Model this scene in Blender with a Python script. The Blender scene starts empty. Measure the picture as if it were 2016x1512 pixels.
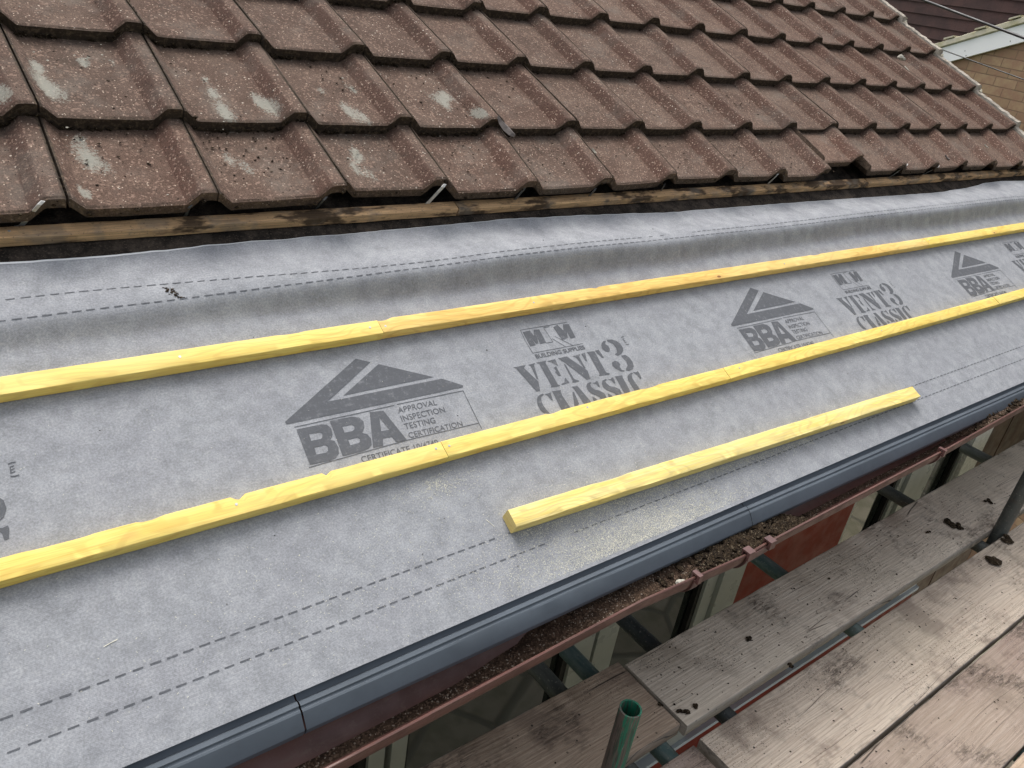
import bpy, bmesh, math, random, json
from mathutils import Vector, Matrix
from mathutils import noise as mnoise
scene = bpy.context.scene
rnd = random.Random(7)

# ------------------------------------------------------------------ camera
CAM = (-0.318456, -1.959982, 0.436353)
ROT = [[0.793361, -0.592418, 0.140068], [-0.181282, -0.44957, -0.874656], [0.581132, 0.668527, -0.464066]]          # rows: right, down, forward (world space)
FPX = 1571.207
cam_data = bpy.data.cameras.new('camera')
cam = bpy.data.objects.new('camera', cam_data)
scene.collection.objects.link(cam)
cam_data.sensor_fit = 'HORIZONTAL'
cam_data.sensor_width = 36.0
cam_data.lens = FPX / 2016 * 36.0
cam_data.clip_start = 0.02
cam_data.clip_end = 500
r_, d_, f_ = [Vector(v) for v in ROT]
mw = Matrix(((r_.x, -d_.x, -f_.x, CAM[0]), (r_.y, -d_.y, -f_.y, CAM[1]), (r_.z, -d_.z, -f_.z, CAM[2]), (0, 0, 0, 1)))
cam.matrix_world = mw
scene.camera = cam

# ------------------------------------------------------------------ sky, sun, exposure (bright overcast day)
SUN_EL, SUN_AZ = math.radians(60), math.radians(82)     # azimuth measured from +X towards +Y
world = bpy.data.worlds.new("World")
scene.world = world
world.use_nodes = True
wn = world.node_tree
bgn = wn.nodes['Background']
sky = wn.nodes.new('ShaderNodeTexSky')
sky.sky_type = 'NISHITA'
sky.sun_disc = False
sky.sun_elevation = SUN_EL
sky.sun_rotation = math.pi / 2 - SUN_AZ
sky.dust_density = 6.0
sky.air_density = 1.0
sky.ozone_density = 0.6
hsv = wn.nodes.new('ShaderNodeHueSaturation')            # cloud cover: the blue is mostly greyed out
hsv.inputs['Saturation'].default_value = 0.32
wn.links.new(sky.outputs[0], hsv.inputs['Color'])
wn.links.new(hsv.outputs[0], bgn.inputs[0])
bgn.inputs[1].default_value = 0.15
sun_data = bpy.data.lights.new('sun', 'SUN')
sun_data.energy = 0.55
sun_data.angle = math.radians(35)
sun_data.color = (1.0, 0.97, 0.93)
sun = bpy.data.objects.new('sun', sun_data)
scene.collection.objects.link(sun)
sdir = Vector((math.cos(SUN_EL) * math.cos(SUN_AZ), math.cos(SUN_EL) * math.sin(SUN_AZ), math.sin(SUN_EL)))
sun.rotation_euler = sdir.to_track_quat('Z', 'Y').to_euler()
scene.view_settings.view_transform = 'Standard'
scene.view_settings.look = 'None'
scene.view_settings.gamma = 1
scene.view_settings.exposure = 0.60

# ------------------------------------------------------------------ measured data of this roof
DATA = json.loads('''{"bba":{"polys":[[[[0.423,-0.686],[0.451,-0.702],[0.319,-0.778],[0.593,-0.78],[0.635,-0.808],[0.633,-0.813],[0.221,-0.809],[0.22,-0.803]],[]],[[[0.466,-0.711],[0.576,-0.771],[0.358,-0.771]],[]],[[[0.235,-0.825],[0.286,-0.826],[0.297,-0.83],[0.302,-0.84],[0.299,-0.855],[0.29,-0.865],[0.297,-0.869],[0.299,-0.885],[0.294,-0.899],[0.284,-0.907],[0.272,-0.909],[0.231,-0.907]],[[[0.255,-0.841],[0.278,-0.843],[0.28,-0.848],[0.277,-0.855],[0.273,-0.858],[0.253,-0.857]],[[0.253,-0.873],[0.276,-0.873],[0.279,-0.879],[0.276,-0.887],[0.271,-0.89],[0.251,-0.889]]]],[[[0.306,-0.823],[0.354,-0.824],[0.368,-0.83],[0.373,-0.841],[0.369,-0.855],[0.359,-0.866],[0.368,-0.872],[0.371,-0.884],[0.366,-0.898],[0.356,-0.904],[0.341,-0.907],[0.299,-0.906]],[[[0.325,-0.842],[0.346,-0.842],[0.349,-0.848],[0.347,-0.854],[0.341,-0.857],[0.324,-0.857]],[[0.324,-0.874],[0.345,-0.874],[0.348,-0.879],[0.346,-0.885],[0.341,-0.887],[0.324,-0.887]]]],[[[0.395,-0.823],[0.425,-0.827],[0.443,-0.906],[0.419,-0.905],[0.415,-0.891],[0.395,-0.89],[0.388,-0.906],[0.366,-0.905]],[[[0.409,-0.841],[0.418,-0.874],[0.399,-0.873]]]]],"lines":[[[[0.233,-0.819],[0.454,-0.82]],1],[[[0.461,-0.819],[0.628,-0.822],[0.621,-0.926]],1],[[[0.227,-0.912],[0.443,-0.907],[0.621,-0.91]],1]],"texts":[["APPROVAL",[0.454,-0.841],[0.55,-0.842],[0.457,-0.827]],["INSPECTION",[0.453,-0.862],[0.56,-0.864],[0.454,-0.848]],["TESTING",[0.451,-0.882],[0.525,-0.884],[0.453,-0.868]],["CERTIFICATION",[0.45,-0.904],[0.582,-0.907],[0.452,-0.891]],["CERTIFICATE 10/4740",[0.331,-0.931],[0.507,-0.936],[0.332,-0.917]]]},"vent":{"polys":[[[[0.874,-0.696],[0.897,-0.695],[0.899,-0.713],[0.909,-0.695],[0.926,-0.697],[0.922,-0.74],[0.903,-0.74],[0.905,-0.721],[0.898,-0.737],[0.891,-0.737],[0.888,-0.719],[0.888,-0.741],[0.87,-0.741]],[]],[[[0.971,-0.699],[0.988,-0.693],[0.995,-0.714],[1.006,-0.695],[1.024,-0.698],[1.018,-0.741],[1.001,-0.742],[1.003,-0.72],[0.994,-0.738],[0.987,-0.739],[0.982,-0.722],[0.988,-0.739],[0.973,-0.741]],[]],[[[0.788,-0.79],[0.825,-0.791],[0.816,-0.798],[0.832,-0.843],[0.822,-0.868],[0.811,-0.868],[0.795,-0.795]],[]],[[[0.832,-0.792],[0.854,-0.791],[0.847,-0.797],[0.836,-0.836],[0.832,-0.836],[0.837,-0.796]],[]],[[[0.858,-0.791],[0.889,-0.791],[0.883,-0.797],[0.88,-0.863],[0.885,-0.866],[0.883,-0.868],[0.855,-0.866],[0.86,-0.862],[0.864,-0.795]],[]],[[[0.89,-0.793],[0.917,-0.792],[0.913,-0.813],[0.901,-0.798]],[]],[[[0.898,-0.815],[0.907,-0.813],[0.904,-0.841],[0.898,-0.84],[0.893,-0.828],[0.899,-0.825]],[]],[[[0.91,-0.85],[0.913,-0.851],[0.915,-0.865],[0.891,-0.866],[0.891,-0.863],[0.902,-0.861]],[]],[[[0.927,-0.791],[0.956,-0.791],[0.989,-0.844],[0.983,-0.868],[0.97,-0.868],[0.937,-0.805]],[]],[[[0.933,-0.81],[0.937,-0.814],[0.935,-0.858],[0.946,-0.866],[0.944,-0.868],[0.923,-0.867],[0.928,-0.862]],[]],[[[0.973,-0.794],[0.999,-0.793],[0.991,-0.8],[0.988,-0.836],[0.984,-0.834],[0.981,-0.8]],[]],[[[1.003,-0.793],[1.016,-0.792],[1.006,-0.817],[1.002,-0.817],[1.002,-0.797]],[]],[[[1.022,-0.791],[1.048,-0.793],[1.047,-0.798],[1.041,-0.861],[1.05,-0.866],[1.047,-0.869],[1.012,-0.866],[1.018,-0.862],[1.024,-0.799]],[]],[[[1.05,-0.792],[1.064,-0.792],[1.064,-0.818],[1.058,-0.817],[1.052,-0.801]],[]],[[[1.106,-0.77],[1.096,-0.769],[1.086,-0.775],[1.08,-0.782],[1.077,-0.792],[1.082,-0.801],[1.089,-0.804],[1.096,-0.802],[1.101,-0.795],[1.102,-0.786],[1.097,-0.78],[1.099,-0.775]],[]],[[[1.11,-0.767],[1.128,-0.77],[1.138,-0.777],[1.144,-0.787],[1.144,-0.802],[1.138,-0.811],[1.126,-0.818],[1.112,-0.821],[1.104,-0.816],[1.116,-0.811],[1.122,-0.798],[1.121,-0.783],[1.109,-0.773]],[]],[[[1.121,-0.823],[1.136,-0.824],[1.143,-0.834],[1.144,-0.849],[1.138,-0.863],[1.128,-0.871],[1.113,-0.872],[1.106,-0.869],[1.109,-0.864],[1.121,-0.856],[1.125,-0.843],[1.121,-0.83]],[]],[[[1.079,-0.837],[1.091,-0.834],[1.099,-0.838],[1.101,-0.847],[1.094,-0.855],[1.094,-0.864],[1.101,-0.868],[1.098,-0.871],[1.088,-0.867],[1.078,-0.857],[1.074,-0.846]],[]],[[[0.824,-0.877],[0.815,-0.878],[0.805,-0.882],[0.797,-0.891],[0.792,-0.903],[0.791,-0.917],[0.795,-0.927],[0.811,-0.931],[0.808,-0.922],[0.806,-0.908],[0.808,-0.896],[0.814,-0.885],[0.826,-0.88]],[]],[[[0.827,-0.88],[0.839,-0.88],[0.847,-0.878],[0.84,-0.901],[0.836,-0.899],[0.834,-0.885]],[]],[[[0.852,-0.877],[0.879,-0.879],[0.875,-0.884],[0.873,-0.895],[0.875,-0.936],[0.848,-0.936],[0.848,-0.922],[0.852,-0.885]],[]],[[[0.915,-0.878],[0.932,-0.878],[0.941,-0.926],[0.939,-0.939],[0.918,-0.936],[0.917,-0.885]],[]],[[[0.907,-0.892],[0.912,-0.893],[0.905,-0.927],[0.895,-0.931],[0.889,-0.928]],[]],[[[0.975,-0.877],[0.964,-0.879],[0.956,-0.886],[0.953,-0.897],[0.956,-0.907],[0.965,-0.915],[0.973,-0.922],[0.973,-0.929],[0.994,-0.929],[0.995,-0.917],[0.986,-0.906],[0.974,-0.9],[0.969,-0.889],[0.971,-0.883],[0.978,-0.88]],[]],[[[0.98,-0.881],[0.99,-0.881],[0.995,-0.878],[0.999,-0.879],[0.995,-0.896],[0.991,-0.896],[0.989,-0.886]],[]],[[[0.954,-0.917],[0.957,-0.919],[0.963,-0.928],[0.952,-0.93],[0.95,-0.926]],[]],[[[1.026,-0.879],[1.014,-0.881],[1.006,-0.889],[1.003,-0.899],[1.007,-0.909],[1.016,-0.917],[1.024,-0.923],[1.025,-0.93],[1.046,-0.929],[1.048,-0.917],[1.038,-0.907],[1.025,-0.901],[1.02,-0.891],[1.021,-0.885],[1.029,-0.882]],[]],[[[1.031,-0.882],[1.042,-0.882],[1.048,-0.879],[1.052,-0.88],[1.048,-0.897],[1.043,-0.897],[1.041,-0.887]],[]],[[[1.004,-0.919],[1.007,-0.921],[1.014,-0.93],[1.003,-0.932],[1.0,-0.929]],[]],[[[1.058,-0.878],[1.084,-0.88],[1.081,-0.886],[1.076,-0.927],[1.07,-0.933],[1.054,-0.931],[1.054,-0.92],[1.059,-0.883]],[]],[[[1.116,-0.879],[1.105,-0.882],[1.097,-0.887],[1.091,-0.898],[1.09,-0.913],[1.089,-0.932],[1.109,-0.932],[1.109,-0.911],[1.108,-0.897],[1.113,-0.886],[1.121,-0.881]],[]],[[[1.122,-0.878],[1.132,-0.881],[1.14,-0.879],[1.141,-0.885],[1.137,-0.902],[1.131,-0.903],[1.13,-0.89]],[]]],"lines":[[[[0.871,-0.689],[1.022,-0.691]],0.9],[[[0.871,-0.689],[0.866,-0.723],[0.865,-0.762],[1.028,-0.764]],0.9],[[[0.942,-0.694],[0.943,-0.741],[0.921,-0.741]],0.9],[[[0.942,-0.694],[0.961,-0.694]],0.9],[[[0.947,-0.731],[0.971,-0.763]],0.9],[[[0.959,-0.726],[0.994,-0.763]],0.9],[[[1.161,-0.77],[1.167,-0.768],[1.172,-0.769]],1.2],[[[1.16,-0.793],[1.165,-0.795],[1.172,-0.794]],1.2]],"texts":[["BUILDING SUPPLIES",[0.866,-0.779],[1.026,-0.781],[0.867,-0.767]],["E",[1.161,-0.788],[1.168,-0.787],[1.162,-0.775]]]},"rows":{"D":[[-0.0,-0.263],[-0.01,-0.266],[0.0,-0.243],[-0.012,-0.269],[-0.025,-0.272],[-0.031,-0.27],[-0.039,-0.256],[-0.03,-0.26],[-0.051,-0.273],[-0.02,-0.216],[-0.072,-0.267],[-0.055,-0.267],[-0.075,-0.267],[-0.107,-0.262],[-0.122,-0.278],[-0.134,-0.281]],"A":[[0.008,0.016],[0.0,0.009],[0.003,0.005],[0.003,-0.004],[0.006,-0.007],[0.002,-0.007],[0.0,-0.008],[0.001,-0.006],[0.001,-0.003],[-0.005,-0.001],[-0.003,0.001],[0.011,0.003],[0.016,0.005],[0.016,0.008],[0.004,0.01],[0.004,0.012]],"B":[[-0.004,0.345],[0.002,0.339],[-0.001,0.318],[0.001,0.315],[-0.004,0.312],[-0.006,0.316],[-0.01,0.314],[-0.007,0.315],[-0.003,0.321],[-0.004,0.322],[-0.003,0.322],[0.005,0.33],[0.021,0.333],[0.025,0.338],[0.016,0.337],[0.027,0.345]],"C":[[-0.017,0.614],[-0.012,0.633],[-0.013,0.638],[0.004,0.65],[0.008,0.66],[-0.006,0.654],[0.001,0.661],[-0.002,0.66],[0.02,0.671],[0.017,0.673],[0.023,0.678],[0.036,0.69]]}}''')
EXT = json.loads('''{"tr_up":[[0.829,-0.958],[0.951,-0.962],[1.196,-0.959],[1.804,-0.983],[2.614,-0.95],[3.36,-0.933]],"tr_lo":[[0.943,-1.273],[1.161,-1.279],[1.782,-1.275],[2.69,-1.288]],"b1out":[[1.009,-1.281],[1.38,-1.281],[1.788,-1.284],[2.233,-1.283],[2.525,-1.27],[2.841,-1.234]],"b1in":[[1.02,-1.059],[1.463,-1.053],[1.997,-1.058],[2.571,-1.042],[3.667,-0.999]],"b2in":[[1.01,-1.316],[1.261,-1.32],[1.618,-1.32],[2.011,-1.313],[2.413,-1.316],[2.888,-1.32]],"top":[0.726882799141135,-1.2973301023464017,-0.8986287818156342],"clips":[[[-0.114,-0.234],[-0.0879,-0.274,0.0257]],[[0.811,-0.25],[0.8234,-0.274,0.025]],[[1.102,-0.255],[1.1047,-0.268,-0.0054]],[[1.389,-0.258],[1.3868,-0.268,-0.0222]],[[2.306,-0.246],[2.2812,-0.268,0.0034]],[[3.226,-0.236],[3.188,-0.268,0.0226]],[[3.523,-0.235],[3.4956,-0.268,0.0051]],[[0.198,-0.239],[0.1952,-0.268,-0.0062]],[[0.509,-0.235],[0.5045,-0.268,-0.0038]],[[1.718,-0.253],[1.6924,-0.268,-0.0189]]],"lich":[[0.012,0.129,0.0495],[0.009,0.209,0.0275],[0.105,0.246,0.022000000000000002],[0.382,0.121,0.0308],[0.375,0.044,0.044000000000000004],[0.382,0.181,0.022000000000000002],[0.163,0.261,0.022000000000000002],[0.766,0.184,0.0275],[0.725,0.053,0.0495],[0.045,-0.097,0.0495],[0.035,-0.016,0.022000000000000002],[0.004,-0.212,0.0198],[0.35,-0.121,0.0385],[0.67,-0.089,0.033],[0.651,-0.166,0.0385],[1.039,0.13,0.044000000000000004],[1.079,0.156,0.0275],[0.351,-0.223,0.0165],[1.117,0.04,0.0275],[-0.088,0.081,0.033],[0.485,0.086,0.044000000000000004],[0.679,0.157,0.0165]],"shard":[[1.147,-0.014],[1.174,-0.079]],"bits":[[4.309,0.608],[4.287,0.517],[4.214,-0.129],[4.217,-0.156],[1.477,-0.119],[3.687,-0.202],[4.622,-0.059]],"mem":[[-0.167,-0.331],[0.008,-0.334],[0.136,-0.332],[0.212,-0.323],[0.577,-0.322],[1.064,-0.31],[1.684,-0.34],[2.179,-0.339],[2.848,-0.347],[3.527,-0.357],[4.004,-0.334],[4.361,-0.372]],"moss_b":[[[2.579,-1.176],14],[[2.56,-1.212],14],[[1.398,-1.172],9],[[2.92,-1.266],14],[[2.433,-1.168],7],[[2.88,-1.185],10],[[1.855,-1.136],5],[[2.673,-1.352],14],[[0.998,-1.202],5],[[1.028,-1.244],9],[[1.421,-1.299],8],[[1.078,-1.251],8],[[2.498,-1.375],20]],"nailsU":[[-0.139,-0.27],[0.072,-0.628],[-0.12,-0.614],[0.475,-0.629],[0.496,-0.63],[0.936,-0.631],[1.151,-0.639]],"nailsL":[[0.069,-0.959],[0.479,-0.955],[0.497,-0.955],[0.897,-0.954],[1.306,-0.953],[1.153,-0.948]]}''')
TH = 0.450489627
CT, ST = math.cos(TH), math.sin(TH)
W, G, GD = 0.3, 0.3263, 0.265


def RP(u, v, h=0.0):
    """a point on the roof: u along the eaves, v up the slope, h off the surface"""
    return (u, v * CT - h * ST, v * ST + h * CT)


def project(P):
    q = Vector(P) - Vector(CAM)
    x, y, z = q.dot(r_), q.dot(d_), q.dot(f_)
    if z <= 0.01:
        return None
    return 1008 + FPX * x / z, 756 + FPX * y / z

# ------------------------------------------------------------------ node helpers and materials
class NT:
    def __init__(s, name):
        s.m = bpy.data.materials.new(name)
        s.m.use_nodes = True
        s.t = s.m.node_tree
        s.p = s.t.nodes['Principled BSDF']
        a = s.t.nodes.new('ShaderNodeAttribute')
        a.attribute_name = 'lc'
        s.lc = a.outputs['Vector']

    def n(s, kind, **kw):
        nd = s.t.nodes.new('ShaderNode' + kind)
        for k, v in kw.items():
            setattr(nd, k, v)
        return nd

    def put(s, sock, v):
        if isinstance(v, bpy.types.NodeSocket):
            s.t.links.new(v, sock)
        elif isinstance(v, (tuple, list)):
            sock.default_value = tuple(v) + ((1,) if len(v) == 3 and sock.type == 'RGBA' else ())
        else:
            sock.default_value = v

    def scale(s, v, sc):
        m = s.n('VectorMath', operation='MULTIPLY')
        s.put(m.inputs[0], v)
        m.inputs[1].default_value = sc
        return m.outputs[0]

    def noise(s, v, sc, det=3, rough=.55, dist=0, out=0):
        nd = s.n('TexNoise')
        s.put(nd.inputs['Vector'], v)
        nd.inputs['Scale'].default_value = sc
        nd.inputs['Detail'].default_value = det
        nd.inputs['Roughness'].default_value = rough
        nd.inputs['Distortion'].default_value = dist
        return nd.outputs[out]

    def vor(s, v, sc, feature='F1', out='Distance', rnd_=1.0):
        nd = s.n('TexVoronoi', feature=feature)
        s.put(nd.inputs['Vector'], v)
        nd.inputs['Scale'].default_value = sc
        nd.inputs['Randomness'].default_value = rnd_
        return nd.outputs[out]

    def ramp(s, v, a, b, lo=0.0, hi=1.0):
        nd = s.n('MapRange')
        nd.interpolation_type = 'SMOOTHSTEP'
        s.put(nd.inputs['Value'], v)
        nd.inputs['From Min'].default_value = a
        nd.inputs['From Max'].default_value = b
        nd.inputs['To Min'].default_value = lo
        nd.inputs['To Max'].default_value = hi
        return nd.outputs[0]

    def n_add(s, v, f):
        nd = s.n('VectorMath', operation='ADD')
        s.put(nd.inputs[0], v)
        cx = s.n('CombineXYZ')
        s.put(cx.inputs[1], f)
        s.t.links.new(cx.outputs[0], nd.inputs[1])
        return nd.outputs[0]

    def math(s, op, a, b=0.0):
        nd = s.n('Math', operation=op)
        s.put(nd.inputs[0], a)
        s.put(nd.inputs[1], b)
        return nd.outputs[0]

    def mix(s, fac, a, b, mode='MIX'):
        nd = s.n('MixRGB', blend_type=mode)
        s.put(nd.inputs[0], fac)
        s.put(nd.inputs[1], a if isinstance(a, bpy.types.NodeSocket) else tuple(a) + (1,))
        s.put(nd.inputs[2], b if isinstance(b, bpy.types.NodeSocket) else tuple(b) + (1,))
        return nd.outputs[0]

    def attr(s, name):
        a = s.n('Attribute')
        a.attribute_name = name
        return a.outputs['Fac']

    def sep(s, v, i):
        nd = s.n('SeparateXYZ')
        s.put(nd.inputs[0], v)
        return nd.outputs[i]

    def bump(s, h, strength=.5, dist=.002, prev=None):
        nd = s.n('Bump')
        nd.inputs['Strength'].default_value = strength
        nd.inputs['Distance'].default_value = dist
        s.put(nd.inputs['Height'], h)
        if prev is not None:
            s.put(nd.inputs['Normal'], prev)
        return nd.outputs[0]

    def done(s, col=None, rough=None, bump=None, spec=None, metal=None, ior=None):
        if col is not None:
            s.put(s.p.inputs['Base Color'], col if isinstance(col, bpy.types.NodeSocket) else tuple(col))
        if rough is not None:
            s.put(s.p.inputs['Roughness'], rough)
        if bump is not None:
            s.put(s.p.inputs['Normal'], bump)
        if spec is not None:
            s.p.inputs['Specular IOR Level'].default_value = spec
        if metal is not None:
            s.p.inputs['Metallic'].default_value = metal
        if ior is not None:
            s.p.inputs['IOR'].default_value = ior
        return s.m


MAT = {}


def m_tile():
    t = NT('concrete_tile')
    lc = t.lc
    per = t.vor(t.scale(lc, (1, 1, 1)), .13, out='Color')          # a tone per tile (lc is shifted far apart per tile)
    big = t.noise(lc, 9, 4, .6)
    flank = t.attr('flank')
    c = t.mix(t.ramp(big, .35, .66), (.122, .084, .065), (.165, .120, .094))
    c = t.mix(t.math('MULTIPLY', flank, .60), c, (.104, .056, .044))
    pv = t.sep(per, 0)
    c = t.mix(t.ramp(pv, 0, 1, 0, .5), c, t.mix(1, c, (1.12, .98, .93), 'MULTIPLY'))
    c = t.mix(t.ramp(t.sep(per, 1), 0, 1, 0, .6), c, t.mix(1, c, (.84, .86, .88), 'MULTIPLY'))
    mid = t.noise(lc, 55, 3, .6)
    c = t.mix(t.ramp(mid, .5, .8, 0, .55), c, (.085, .060, .045))
    fine = t.noise(lc, 420, 2, .7)
    c = t.mix(t.ramp(fine, .3, .7, 0, 1), t.mix(1, c, (.55, .52, .5), 'MULTIPLY'), t.mix(1, c, (1.42, 1.38, 1.36), 'MULTIPLY'))
    sand = t.vor(lc, 235, out='Color')
    c = t.mix(t.ramp(t.sep(sand, 0), .86, .93, 0, .55), c, (.38, .26, .20))
    sp = t.vor(lc, 190, out='Color')
    spd = t.vor(lc, 190)
    pick = t.math('MULTIPLY', t.ramp(t.sep(sp, 1), .925, .945), t.ramp(spd, .36, .22))
    c = t.mix(pick, c, (.66, .53, .42))
    sp2 = t.vor(lc, 90, out='Color')
    spd2 = t.vor(lc, 90)
    pick2 = t.math('MULTIPLY', t.ramp(t.sep(sp2, 2), .955, .965), t.ramp(spd2, .24, .16))
    c = t.mix(pick2, c, (.62, .54, .45))
    c = t.mix(t.ramp(t.noise(lc, 5.5, 5, .7), .50, .70, 0, .40), c, (.185, .165, .14))
    db = t.math('MULTIPLY', t.ramp(t.noise(lc, 17, 5, .75), .50, .68), t.ramp(t.noise(lc, 210, 3, .7), .35, .6))
    c = t.mix(t.math('MULTIPLY', db, .55), c, (.055, .042, .033))
    dk = t.math('MULTIPLY', t.ramp(t.sep(sp, 0), .93, .96), t.ramp(spd, .4, .25))
    c = t.mix(dk, c, (.03, .022, .018))
    la = t.attr('lichen')
    li = t.ramp(t.math('ADD', t.math('MULTIPLY', la, .52), t.noise(lc, 150, 6, .9)),   .83, .96)
    li = t.math('MULTIPLY', li, t.ramp(la, .06, .25))
    c = t.mix(t.math('MINIMUM', li, .7), c, (.38, .385, .33))
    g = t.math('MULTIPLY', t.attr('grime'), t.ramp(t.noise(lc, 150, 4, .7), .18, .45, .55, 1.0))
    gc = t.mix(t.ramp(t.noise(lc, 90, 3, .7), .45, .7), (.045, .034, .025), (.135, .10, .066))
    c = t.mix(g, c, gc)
    b = t.bump(t.noise(lc, 330, 3, .75), .9, .0022)
    b = t.bump(t.noise(lc, 70, 3, .6), .35, .004, b)
    return t.done(c, .93, b, .2)


def fabric(name, ink=None):
    t = NT(name)
    lc = t.lc
    n1 = t.noise(lc, 20, 5, .6, 0)
    n2 = t.noise(lc, 7, 3, .5)
    n3 = t.noise(lc, 260, 3, .75)
    c = t.mix(t.ramp(n1, .28, .74), (.240, .250, .264), (.36, .371, .388))
    c = t.mix(t.ramp(t.noise(lc, 58, 4, .65, .3), .35, .75, 0, .5), c, (.375, .39, .415))
    c = t.mix(t.ramp(n2, .35, .7, 0, .3), c, (.26, .265, .29))
    c = t.mix(t.ramp(t.noise(lc, 60, 4, .7), .5, .75, 0, .35), c, (.47, .475, .48))
    c = t.mix(t.ramp(n3, .3, .72), t.mix(1, c, (.80, .80, .80), 'MULTIPLY'), t.mix(1, c, (1.18, 1.18, 1.18), 'MULTIPLY'))
    if ink:
        c = t.mix(t.ramp(t.noise(lc, 70, 4, .75), .50, .75, .88, .50), c, ink)
    wv = t.n('TexWave', wave_type='BANDS', bands_direction='DIAGONAL')
    t.put(wv.inputs['Vector'], lc)
    wv.inputs['Scale'].default_value = 170
    b = t.bump(wv.outputs['Fac'], .12, .0006)
    b = t.bump(n3, .35, .001, b)
    b = t.bump(n1, .10, .004, b)
    return t.done(c, .85, b, .25)


def m_yellow(name, a, b_, kn):
    t = NT(name)
    lc = t.lc
    s1 = t.scale(lc, (1.2, 30, 30))
    g = t.noise(s1, 3.2, 4, .6, 1.2)
    s2 = t.scale(lc, (3, 110, 110))
    g2 = t.noise(s2, 4, 3, .6)
    wob = t.noise(t.scale(lc, (2.0, 6, 6)), 2.0, 2, .5)
    rings = t.math('SINE', t.math('MULTIPLY', t.math('ADD', t.math('MULTIPLY', wob, 11.0), t.math('MULTIPLY', t.sep(lc, 1), 35.0)), 6.0))
    c = t.mix(t.ramp(g, .35, .68), a, b_)
    c = t.mix(t.ramp(rings, .3, 1.0, 0, .34), c, kn)
    c = t.mix(t.ramp(g2, .44, .74, 0, .6), c, kn)
    c = t.mix(t.ramp(t.noise(lc, 3.1, 2), .45, .7, 0, .45), c, t.mix(.5, b_, (.86, .72, .36)))
    ks = t.scale(lc, (5.0, 11, 11))
    vd = t.vor(ks, 1.0)
    pk = t.ramp(t.sep(t.vor(ks, 1.0, out='Color'), 0), .45, .47)
    c = t.mix(t.math('MULTIPLY', pk, t.ramp(vd, .15, .07, 0, .55)), c, (.80, .48, .16))
    c = t.mix(t.math('MULTIPLY', pk, t.ramp(vd, .055, .035, 0, .9)), c, (.26, .11, .04))
    c = t.mix(t.ramp(t.attr('grime'), 0, 1, 0, .45), c, (.42, .30, .12))
    b = t.bump(g2, .25, .0008)
    return t.done(c, .62, b, .3)


def m_oldwood():
    t = NT('old_batten_wood')
    lc = t.lc
    g = t.noise(t.scale(lc, (2, 60, 60)), 4, 4, .65, 1)
    c = t.mix(t.ramp(g, .35, .7), (.46, .29, .16), (.88, .57, .30))
    blot = t.noise(t.scale(lc, (1, 2.5, 2.5)), 7, 4, .65)
    c = t.mix(t.ramp(blot, .50, .60, 0, .88), c, (.045, .032, .024))
    c = t.mix(t.ramp(t.noise(lc, 15, 3), .5, .68, 0, .5), c, (.26, .225, .185))
    c = t.mix(t.ramp(t.noise(lc, 180, 2), .6, .75, 0, .5), c, (.03, .022, .018))
    return t.done(c, .85, t.bump(g, .5, .002), .2)


def m_felt():
    t = NT('old_roofing_felt')
    lc = t.lc
    c = t.mix(t.ramp(t.noise(lc, 22, 5, .7), .35, .7), (.016, .014, .012), (.075, .060, .048))
    c = t.mix(t.ramp(t.noise(lc, 240, 3), .56, .7, 0, .6), c, (.14, .11, .085))
    return t.done(c, .9, t.bump(t.noise(lc, 130, 4, .7), .8, .003), .15)


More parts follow.
